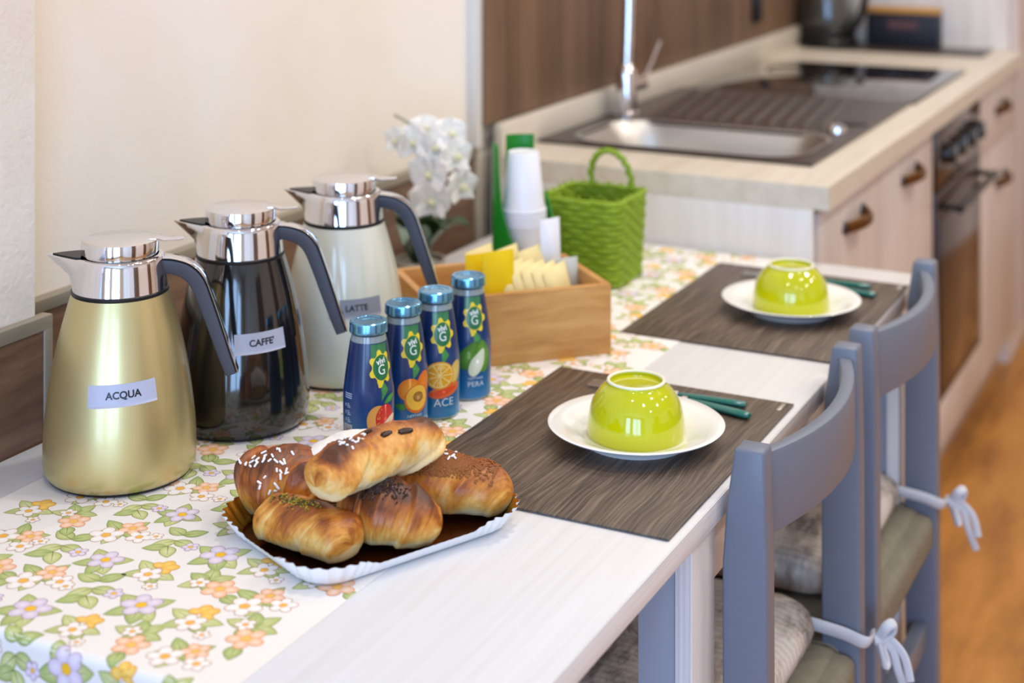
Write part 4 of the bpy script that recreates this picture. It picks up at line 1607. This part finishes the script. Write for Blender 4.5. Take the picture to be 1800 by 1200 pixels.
pts = []
for k in range(41):
    a = PI * k / 40
    tw = 0.0022 * math.sin(k * 1.6)
    pts.append((0.050 - 0.012 * math.sin(a), -0.056 * math.cos(a) * 0.62 - 0.008 + tw, hh - 0.002 + 0.060 * math.sin(a) ** 0.8))
hd_ = MB().tube(pts, [0.0048 + 0.0008 * math.sin(k * 1.6) for k in range(41)], 8).build('handle', M['basket'], BK)

# ------------------------------------------------------------------ orchid
OX, OY = 2.064, 1.200
OR = thing('potted_orchid', 'white orchid with dark leaves in a small pot by the wall', 'plant', (OX, OY, 0.7502))
OR.location.z = 0.7502
MB().lathe([(0.0, 0.0), (0.032, 0.0), (0.038, 0.026), (0.040, 0.028), (0.040, 0.033), (0.036, 0.033), (0.034, 0.026), (0.0, 0.024)], 40).build('pot', M['pot'], OR)


def orchid_leaf(a, ln, wd, rise, droop, mat):
    vs, fs = [], []
    n = 14
    for i in range(n + 1):
        t = i / n
        d = ln * t
        z = 0.026 + rise * math.sin(PI * min(1, t * 0.75)) - droop * t ** 2
        w = wd * math.sin(PI * (0.06 + 0.94 * t) ** 0.75) ** 0.8 if t < 1 else 0.0008
        for j, (s, dz) in enumerate(((-1, 0.010), (-0.5, 0.003), (0, 0), (0.5, 0.003), (1, 0.010))):
            x, y = d, s * w
            vs.append((x * math.cos(a) - y * math.sin(a), x * math.sin(a) + y * math.cos(a), z + dz * w / wd))
    for i in range(n):
        for j in range(4):
            fs.append((i * 5 + j, i * 5 + j + 1, i * 5 + 6 + j, i * 5 + 5 + j))
    k = len(vs)
    vs2 = vs + [(x, y, z - 0.0015) for x, y, z in vs]
    fs2 = fs + [tuple(q + k for q in f)[::-1] for f in fs]
    edge = [i * 5 for i in range(n + 1)] + [n * 5 + j for j in range(1, 5)] + [i * 5 + 4 for i in range(n - 1, -1, -1)] + [3, 2, 1]
    fs2 += [(a_, b_, b_ + k, a_ + k) for a_, b_ in zip(edge, edge[1:] + edge[:1])]
    MB().add(vs2, fs2).build('leaf', mat, OR)


def cam_dir(right, toward):
    """angle in plan of a direction given as (to the viewer's right, towards the viewer)"""
    x = math.sin(TH) * right - math.cos(TH) * toward
    y = -math.cos(TH) * right - math.sin(TH) * toward
    return math.atan2(y, x)


orchid_leaf(cam_dir(1, 0.15), 0.080, 0.034, 0.052, -0.022, M['leaf'])
orchid_leaf(cam_dir(-1, 0.25), 0.052, 0.032, 0.075, -0.030, M['leafpale'])
orchid_leaf(cam_dir(-0.3, -0.8), 0.080, 0.030, 0.070, 0.005, M['leaf'])
orchid_leaf(cam_dir(-0.35, 0.9), 0.060, 0.028, 0.060, 0.0, M['leafpale'])
orchid_leaf(cam_dir(0.6, 0.6), 0.058, 0.028, 0.070, -0.010, M['leaf'])
st = smooth_prof([(0, 0, 0.022), (0.002, -0.010, 0.10), (0.006, -0.014, 0.150), (0.004, -0.006, 0.200), (-0.004, 0.010, 0.235), (-0.010, 0.040, 0.252)], 36)
MB().tube(st, 0.0026, 8).build('stem', M['stem'], OR)
MB().tube([(0.002, 0.004, 0.022), (0.006, 0.0, 0.11), (0.008, -0.006, 0.155)], 0.0020, 8).build('support_stick', M['stem'], OR)


def petal_mesh(ln, wd, cup_):
    vs, fs = [], []
    n, m_ = 8, 6
    for i in range(n + 1):
        t = i / n
        w = wd * math.sin(PI * (0.05 + 0.93 * t) ** 0.8) ** 0.7
        for j in range(m_ + 1):
            s = 2 * j / m_ - 1
            vs.append((ln * t * (1 - 0.06 * s * s), s * w, cup_ * (t * t * 0.5 - 0.25 * s * s * t) + 0.0010 * math.sin(6 * s + 5 * t)))
    k = len(vs)
    for i in range(n):
        for j in range(m_):
            a = i * (m_ + 1) + j
            fs.append((a, a + 1, a + m_ + 2, a + m_ + 1))
    vs += [(x, y, z - 0.0008) for x, y, z in vs]
    fs += [tuple(q + k for q in f)[::-1] for f in fs]
    return MB().add(vs, fs).mesh('petal', recalc=False)


PET_L, PET_S = petal_mesh(0.026, 0.018, 0.010), petal_mesh(0.024, 0.0085, 0.006)
for me in (PET_L, PET_S):
    me.materials.append(M['petal'])
LIP = MB().tube([(0, 0, 0), (0.0, 0, 0.004), (0.003, 0, 0.008), (0.007, 0, 0.009)], [0.0025, 0.004, 0.0045, 0.002], 8).mesh('lip')
LIP.materials.append(M['petal_c'])
rv = random.Random(21)


def blossom(r, t, h, yaw, pitch, s):
    """r, t: offset to the viewer's right / towards the viewer from the pot, h: height"""
    x = math.sin(TH) * r - math.cos(TH) * t
    y = -math.cos(TH) * r - math.sin(TH) * t
    f = link('blossom', LIP, None, OR, (x, y, h))
    a = cam_dir(math.sin(yaw), math.cos(yaw))
    d = Vector((math.cos(a) * math.cos(pitch), math.sin(a) * math.cos(pitch), math.sin(pitch)))
    f.rotation_euler = d.to_track_quat('Z', 'Y').to_euler()
    f.scale = (s * 1.25,) * 3
    for k, (ang, me) in enumerate(((0.5, PET_L), (PI - 0.5, PET_L), (PI / 2, PET_S), (-0.75, PET_S), (PI + 0.75, PET_S))):
        p = bpy.data.objects.new('petal', me)
        COL.objects.link(p)
        p.parent = f
        p.rotation_euler = (rv.uniform(-.15, .15), -0.12 + rv.uniform(-.15, .1), ang + rv.uniform(-.1, .1))
        p.location = (0, 0, 0.0006 * k)


for b_ in ((0.018, 0.018, 0.126, -0.2, -0.15, 1.15), (0.060, 0.010, 0.145, 0.75, -0.1, 1.0), (0.016, 0.020, 0.166, -0.5, 0.0, 1.15), (0.052, 0.012, 0.190, 0.6, 0.1, 1.05),
           (0.022, 0.014, 0.205, 0.1, 0.1, 1.0), (-0.008, 0.012, 0.212, -0.5, 0.15, 1.05), (0.044, 0.004, 0.222, 0.3, 0.3, 1.0), (-0.034, 0.008, 0.214, -0.9, 0.1, 0.85), (0.008, 0.0, 0.230, -0.2, 0.5, 0.85)):
    blossom(*b_)


# ------------------------------------------------------------------ chairs with tied cushions
def chair(cx, cy, label):
    t = thing('dining_chair', label, 'chair', (cx, cy, 0), 0, 'grey-blue chairs at the table')
    yb = -0.2
    for s in (-1, 1):
        x = s * 0.184
        vs = []
        for (z, y0, y1) in ((0.0, -0.024, 0.022), (0.42, -0.023, 0.0245), (0.685, -0.022, 0.0245), (0.745, -0.0205, 0.020), (0.803, -0.0190, 0.0115)):
            for (dx, yy) in ((-0.015, y0), (0.015, y0), (0.015, y1), (-0.015, y1)):
                vs.append((x + dx, yb + yy, z))
        fs = [(3, 2, 1, 0), (16, 17, 18, 19)]
        for i in range(4):
            for k in range(4):
                fs.append((i * 4 + k, i * 4 + (k + 1) % 4, i * 4 + 4 + (k + 1) % 4, i * 4 + 4 + k))
        MB().add(vs, fs).build('back_post', M['paint'], t, bevel=0.0035, auto=50)
        bx('front_leg', M['paint'], (x - 0.016, 0.165, 0), (x + 0.016, 0.200, 0.425), t, 0.003)
        bx('side_stretcher', M['paint'], (x - 0.009, yb + 0.022, 0.17), (x + 0.009, 0.166, 0.20), t, 0.002)
        bx('seat_rail', M['paint'], (x - 0.010, yb + 0.022, 0.365), (x + 0.010, 0.166, 0.405), t, 0.002)
    # curved back rest
    n = 20
    vs, fs = [], []
    for k in range(n + 1):
        u = 2 * k / n - 1
        x = 0.171 * u
        y = yb - 0.004 - 0.034 * (1 - u * u)
        zt = 0.792 - 0.002 * (1 - u * u)
        zb = 0.706 + 0.004 * (1 - u * u)
        for (dy, z) in ((-0.009, zb), (0.009, zb), (0.008, zt), (-0.008, zt)):
            vs.append((x, y + dy, z))
    for k in range(n):
        for j in range(4):
            fs.append((k * 4 + j, k * 4 + (j + 1) % 4, k * 4 + 4 + (j + 1) % 4, k * 4 + 4 + j))
    fs += [(0, 1, 2, 3), (n * 4 + 3, n * 4 + 2, n * 4 + 1, n * 4)]
    MB().add(vs, fs).build('back_rest', M['paint'], t, bevel=0.003, auto=40)
    bx('back_stretcher', M['paint'], (-0.17, yb - 0.010, 0.24), (0.17, yb + 0.010, 0.275), t, 0.002)
    bx('woven_seat', M['rush'], (-0.196, yb + 0.0, 0.395), (0.196, 0.196, 0.440), t, 0.016, seg=4)
    bx('woven_rail', M['rush'], (-0.170, yb - 0.020, 0.385), (0.170, yb + 0.022, 0.436), t, 0.014, seg=4)
    return t


def cushion(cx, cy, label):
    t = thing('seat_cushion', label, 'cushion', (cx, cy, 0.4405), 0, 'printed cushions tied to the chairs')
    n, m_ = 40, 10
    hx, hy = 0.190, 0.186
    out = resample(rrect(hx, hy, 0.05), 80)
    vs, fs = [], []
    levels = [(0.90, 0.0), (0.985, 0.010), (1.0, 0.022), (0.985, 0.034), (0.93, 0.044), (0.80, 0.050), (0.5, 0.053), (0.0, 0.054)]
    rr_ = noise
    for (s, z) in levels:
        for i, (x, y) in enumerate(out):
            q = noise.noise(Vector((x * 14 + cx * 9, y * 14, z * 30)))
            vs.append((x * s, y * s + 0.012, max(0.0005 if z == 0 else 0.002, z + 0.006 * q * (z > 0.01))))
    k = len(out)
    for i in range(len(levels) - 1):
        for j in range(k):
            fs.append((i * k + j, i * k + (j + 1) % k, (i + 1) * k + (j + 1) % k, (i + 1) * k + j))
    fs.append(tuple(range(k))[::-1])
    MB().add(vs, fs).build('pad', M['cushion'], t, auto=60)
    # tie round the far back post with a bow
    px, py, pz = 0.184, -0.2 , 0.012
    m = MB()
    pts = [(px - 0.022, py + 0.045, pz + 0.012), (px - 0.022, py - 0.004, pz + 0.008), (px - 0.0205, py - 0.029, pz + 0.002), (px - 0.004, py - 0.033, pz - 0.002), (px + 0.013, py - 0.031, pz - 0.002)]
    m.tube(smooth_prof(pts, 24), 0.0062, 8, squash=(1.3, 0.5))
    m.build('tie_band', M['tie'], t)
    kx, ky, kz = px + 0.006, py - 0.040, pz - 0.004
    for (a, b_, nm) in (
            ([(kx, ky, kz), (kx - .004, ky - .010, kz + .018), (kx + .004, ky - .018, kz + .022), (kx + .006, ky - .016, kz + .010), (kx + .001, ky - .003, kz)], 0.0055, 'bow_loop'),
            ([(kx, ky, kz), (kx - .008, ky - .006, kz - .012), (kx - .010, ky - .010, kz - .026), (kx - .004, ky - .010, kz - .022), (kx, ky - .002, kz - .004)], 0.0050, 'bow_loop'),
            ([(kx, ky, kz), (kx + .004, ky - .016, kz - .010), (kx + .004, ky - .024, kz - .036), (kx + .010, ky - .034, kz - .066)], 0.0042, 'tie_tail'),
            ([(kx, ky, kz), (kx + .004, ky - .012, kz + .002), (kx + .006, ky - .030, kz - .016), (kx + .004, ky - .038, kz - .044)], 0.0042, 'tie_tail')):
        MB().tube(smooth_prof(a, 20), b_, 8, squash=(1.2, 0.6)).build(nm, M['tie'], t)
    MB().tube([(kx - .004, ky + .004, kz), (kx, ky - .002, kz), (kx + .004, ky - .006, kz)], [0.005, 0.0085, 0.005], 8).build('knot', M['tie'], t)
    return t


chair(1.690, 0.691, 'grey-blue wooden chair at the nearer placemat')
cushion(1.690, 0.691, 'grey printed seat cushion tied to the nearer chair')
chair(2.140, 0.691, 'grey-blue wooden chair next to the oven front, behind the nearer one')
cushion(2.140, 0.691, 'grey printed seat cushion tied to the chair by the oven')

# ------------------------------------------------------------------ kitchen units
KX0, KX1, KYF, KYB = 2.455, 4.470, 0.690, 1.276
WT = thing('worktop', 'pale wood-look kitchen worktop with a low upstand along the wall', 'worktop', (KX0, KYB, 0.832))
# frame the cut-outs: sink x 2.60..3.36, hob 3.375..3.95, y .735..1.22
m = MB()
x0, x1, y0, y1 = 0.0 - 0.006, 4.468 - KX0, 0.667 - KYB, 0.0
bxs = 2.70 - KX0, 2.86 - KX0, 0.790 - KYB, 1.180 - KYB
cx0, cx1, cy0, cy1 = 2.612 - KX0, 3.345 - KX0, 0.760 - KYB, 1.225 - KYB
for (a, b_) in (((x0, y0), (x1, cy0)), ((x0, cy1), (x1, y1)), ((x0, cy0), (cx0, cy1)), ((cx1, cy0), (x1, cy1))):
    m.box((a[0], a[1], 0), (b_[0], b_[1], 0.038))
m.build('slab', M['worktop'], WT, smooth=False)
bx('upstand', M['worktop'], (0.0, -0.018, 0.038), (4.468 - KX0, 0.0005, 0.094), WT, 0.004)


def handle(parent, x, z, yf, L=0.125, name='bow_handle'):
    hnd = MB()
    hnd.tube(smooth_prof([(x - L / 2, yf - 0.004, z - 0.004), (x - L / 4, yf - 0.022, z), (x, yf - 0.026, z), (x + L / 4, yf - 0.022, z), (x + L / 2, yf - 0.004, z + 0.004)], 20), 0.0075, 8, squash=(1.4, 0.8))
    h = hnd.build(name, M['brass'], parent)
    for s in (-1, 1):
        MB().lathe([(0.0, 0.0), (0.012, 0.0), (0.010, 0.004), (0.0, 0.006)], 16).build('rosette', M['pewter'], h, (x + s * L / 2, yf, z + s * 0.004), (PI / 2, 0, 0))


def unit(name, label, xa, xb, fronts):
    t = thing(name, label, 'cabinet', (xa, KYB, 0))
    m = MB()
    w = xb - xa
    yb, yf = -0.02, KYF + 0.019 - KYB
    m.box((0.001, yf, 0.10), (0.019, yb, 0.831))
    m.box((w - 0.019, yf, 0.10), (w - 0.001, yb, 0.831))
    m.box((0.019, yf, 0.10), (w - 0.019, yb, 0.118))
    m.box((0.019, yb - 0.01, 0.118), (w - 0.019, yb, 0.60))
    m.build('carcass', M['panel'], t, smooth=False)
    bx('plinth', M['plinth'], (0.001, yf + 0.03, 0.0), (w - 0.001, yf + 0.045, 0.10), t)
    for (nm, a, b_, za, zb, hx, hz) in fronts:
        d = bx(nm, M['kitchen'], (a - xa + 0.0015, KYF - KYB, za + 0.0015), (b_ - xa - 0.0015, yf - 0.0005, zb - 0.0015), t, 0.0015)
        if hx is not None:
            handle(d, hx - xa, hz, KYF - KYB)
    return t


unit('sink_cabinet', 'pale two-door cabinet under the sink, against the table end', KX0, 3.362, [('door', KX0 + 0.018, 2.905, 0.105, 0.822, 2.695, 0.768), ('door', 2.905, 3.362, 0.105, 0.822, 3.136, 0.768)])
unit('oven_cabinet', 'pale housing cabinet round the built-in oven', 3.362, 3.924, [('base_front', 3.362, 3.924, 0.105, 0.214, None, None)])
unit('drawer_cabinet', 'pale drawer cabinet between the oven and the tall cupboard', 3.924, 4.466, [('drawer', 3.924, 4.466, 0.665, 0.822, 4.206, 0.754), ('door', 3.924, 4.466, 0.105, 0.665, 4.206, 0.566)])
sp = tag(bx('side_panel', M['panel'], (KX0 - 0.012, KYF + 0.002, 0.0), (KX0 - 0.0005, KYB - 0.003, 0.8315), None, 0.001), 'white vertical-grain end panel of the kitchen units', 'panel')
tall = thing('tall_cupboard', 'tall pale cupboard at the far end of the worktop', 'cupboard', (4.472, KYB, 0))
bx('body', M['panel'], (0, KYF + 0.019 - KYB, 0.0), (0.60, 0, 2.25), tall, 0.001)
bx('door', M['kitchen'], (0.001, KYF - 0.006 - KYB, 0.105), (0.599, KYF + 0.0185 - KYB, 2.24), tall, 0.002)

# oven
OV = thing('built_in_oven', 'dark brown built-in oven below the hob', 'oven', (3.3835, KYF - 0.004, 0.218))
ow, oh = 0.521, 0.600
bx('body', M['ovenframe'], (0.004, 0.024, 0), (ow - 0.004, 0.45, oh - 0.005), OV)
od = bx('door', M['ovenframe'], (0, 0, 0), (ow, 0.022, 0.462), OV, 0.002)
bx('window', M['ovenglass'], (0.03, -0.003, 0.03), (ow - 0.03, 0.0, 0.40), od, 0.001)
MB().tube([(0.04, -0.042, 0.425), (ow - 0.04, -0.042, 0.425)], 0.009, 12).build('handle', M['black'], od)
for xx in (0.05, ow - 0.05):
    MB().tube([(xx, 0.0, 0.425), (xx, -0.042, 0.425)], 0.007, 10).build('handle_post', M['black'], od)
cp = bx('control_panel', M['ovenglass'], (0, 0, 0.466), (ow, 0.022, oh), OV, 0.002)
for xx in (0.09, 0.20, 0.32, 0.43):
    MB().lathe([(0.0, 0.0), (0.024, 0.0), (0.021, 0.022), (0.018, 0.026), (0.0, 0.026)], 24).build('knob', M['black'], cp, (xx, 0.0, 0.535), (PI / 2, 0, 0))
    bx('pointer', M['steel'], (xx - 0.002, -0.028, 0.538), (xx + 0.002, -0.0255, 0.552), cp)

# sink
SK = thing('kitchen_sink', 'brown inset sink with a steel bowl and a ribbed drainer', 'sink', (2.60, 0.737, 0.8702))
sx, sy = 0.765, 0.520
bx0, bx1, by0, by1 = 0.024, 0.285, 0.036, 0.472
m = MB()
th_ = 0.006
for (a, b_) in (((0, 0), (sx, by0)), ((0, by1), (sx, sy)), ((0, by0), (bx0, by1)), ((bx1, by0), (sx, by1))):
    m.box((a[0], a[1], 0), (b_[0], b_[1], th_))
m.build('rim_plate', M['sinkdark'], SK, smooth=False)
cxm, cym = (bx0 + bx1) / 2, (by0 + by1) / 2
lv = []
for (g, z, r) in ((1.03, th_ + 0.0015, 0.075), (1.0, th_ + 0.001, 0.075), (0.97, -0.004, 0.075), (0.90, -0.03, 0.07), (0.85, -0.120, 0.06), (0.80, -0.133, 0.05), (0.4, -0.138, 0.03)):
    lv.append([(cxm + x * g, cym + y * g, z) for x, y in resample(rrect((bx1 - bx0) / 2 + 0.004, (by1 - by0) / 2 + 0.004, 0.08), 96)])
vs = [p for r in lv for p in r]
fs = []
for i in range(len(lv) - 1):
    for k in range(96):
        fs.append((i * 96 + k, i * 96 + (k + 1) % 96, (i + 1) * 96 + (k + 1) % 96, (i + 1) * 96 + k))
fs.append(tuple((len(lv) - 1) * 96 + k for k in range(96)))
MB().add(vs, fs).build('basin', M['steel'], SK, auto=50)
# rim corner fill between the round bowl and the square opening
base = resample(rrect((bx1 - bx0) / 2 + 0.004, (by1 - by0) / 2 + 0.004, 0.08), 96)
sq = []
for (x, y) in base:
    s_ = max(abs(x) / ((bx1 - bx0) / 2 + 0.002), abs(y) / ((by1 - by0) / 2 + 0.002))
    sq.append((x / s_, y / s_))
vs = [(cxm + x * 0.99, cym + y * 0.99, th_ - 0.0002) for x, y in base] + [(cxm + x, cym + y, th_ - 0.0002) for x, y in sq]
MB().add(vs, [(k, (k + 1) % 96, 96 + (k + 1) % 96, 96 + k) for k in range(96)]).build('rim_corners', M['sinkdark'], SK, smooth=False)
for k in range(11):
    yy = 0.075 + 0.0345 * k
    sl = 0.15
    pts = [(0.325, yy, th_), (0.36, yy + 0.005, th_ + 0.001), (0.70, yy + 0.05, th_ + 0.001), (0.735, yy + 0.055, th_)]
    MB().tube(pts, [0.003, 0.0085, 0.0085, 0.003], 8, squash=(0.8, 1.0)).build('drainer_rib', M['sinkdark'], SK)
MB().lathe([(0.0, 0.012), (0.014, 0.012), (0.018, 0.009), (0.019, 0.0), (0.0, 0.0)], 24).build('waste_knob', M['chrome'], SK, (0.335, 0.045, th_))
MB().lathe([(0.0, 0.004), (0.022, 0.004), (0.025, 0.0), (0.0, 0.0)], 24).build('tap_hole_cover', M['black'], SK, (0.43, 0.035, th_))

# tap
TP = thing('kitchen_tap', 'tall chrome mixer tap at the back of the sink', 'tap', (2.925, 1.215, 0.8764))
MB().lathe([(0.0, 0.0), (0.027, 0.0), (0.027, 0.006), (0.021, 0.012), (0.021, 0.085), (0.019, 0.095), (0.012, 0.105), (0.0, 0.105)], 32).build('body', M['chrome'], TP)
pts = smooth_prof([(0, 0, 0.095), (0.004, -0.002, 0.16), (0.010, -0.005, 0.30), (0.008, -0.020, 0.40), (-0.01, -0.09, 0.45), (-0.03, -0.17, 0.41), (-0.035, -0.19, 0.34)], 48)
MB().tube(pts, 0.0115, 14).build('spout', M['chrome'], TP)
lvr = MB()
lvr.tube([(0.012, -0.008, 0.062), (0.040, -0.022, 0.066)], 0.015, 16)
lvr.tube([(0.038, -0.020, 0.068), (0.062, -0.030, 0.105), (0.082, -0.040, 0.145)], [0.006, 0.0055, 0.0045], 10)
lvr.build('lever', M['chrome'], TP)

# hob
HB = thing('ceramic_hob', 'black glass ceramic hob set in the worktop', 'hob', (3.372, 0.735, 0.8702))
bx('glass_top', M['hob'], (0, 0, 0), (0.575, 0.515, 0.005), HB, 0.001)
bx('front_frame', M['sinkdark'], (-0.004, -0.006, 0), (0.579, -0.0002, 0.006), HB, 0.001)
for (x, y, r) in ((0.15, 0.14, 0.072), (0.15, 0.38, 0.09), (0.42, 0.14, 0.09), (0.42, 0.38, 0.072)):
    MB().lathe([(r, 0.0051), (r, 0.0054), (r + 0.002, 0.0054), (r + 0.002, 0.0051)], 48).build('heat_ring', M['ovenframe'], HB, (x, y, 0))

# things on the far end of the worktop
mt = tag(bx('counter_mat', M['sinkdark'], (4.262, 0.745, 0.8703), (4.455, 1.235, 0.874), None, 0.001), 'dark mat at the far end of the worktop', 'mat')
KT = thing('glass_kettle', 'glass kettle on a black base, in the far worktop corner', 'kettle', (4.360, 1.195 - 0.005, 0.8743))
MB().lathe([(0.0, 0.0), (0.085, 0.0), (0.087, 0.01), (0.078, 0.022), (0.0, 0.024)], 40).build('base', M['black'], KT)
MB().lathe([(0.0, 0.025), (0.078, 0.025), (0.080, 0.050), (0.076, 0.055), (0.0, 0.056)], 40).build('heating_ring', M['black'], KT)
MB().lathe(smooth_prof([(0.075, 0.056), (0.078, 0.09), (0.072, 0.15), (0.060, 0.20), (0.056, 0.215)], 24) + [(0.053, 0.215)] + smooth_prof([(0.053, 0.215), (0.057, 0.20), (0.069, 0.15), (0.075, 0.09), (0.072, 0.058)], 24), 40).build('jug', M['glass'], KT)
MB().lathe([(0.0, 0.216), (0.057, 0.216), (0.055, 0.232), (0.0, 0.238)], 40).build('lid', M['black'], KT)
MB().tube(smooth_prof([(-0.02, -0.050, 0.222), (-0.03, -0.100, 0.215), (-0.035, -0.118, 0.150), (-0.03, -0.098, 0.075), (-0.025, -0.070, 0.045)], 30), 0.010, 10, squash=(1, 1.3)).build('handle', M['black'], KT)
DB = thing('display_box', 'dark navy box with an ochre lid edge on the far worktop', 'box', (4.415, 0.985, 0.8743), 0)
bx('carton', M['navy'], (-0.03, -0.100, 0), (0.03, 0.100, 0.094), DB, 0.002)
bx('lid_edge', M['ochre'], (-0.031, -0.101, 0.094), (0.031, 0.101, 0.108), DB, 0.002)
bx('faded_patch', M['rose'], (-0.0306, -0.045, 0.050), (-0.030, 0.040, 0.074), DB)
so = thing('wall_socket', 'dark socket strip on the splashback above the worktop', 'socket', (3.96, 1.2765, 1.03))
bx('plate', M['black'], (-0.03, -0.012, -0.06), (0.03, 0, 0.06), so, 0.004)
bx('socket_insert', M['navy'], (-0.02, -0.014, -0.045), (0.02, -0.0118, 0.045), so, 0.002)
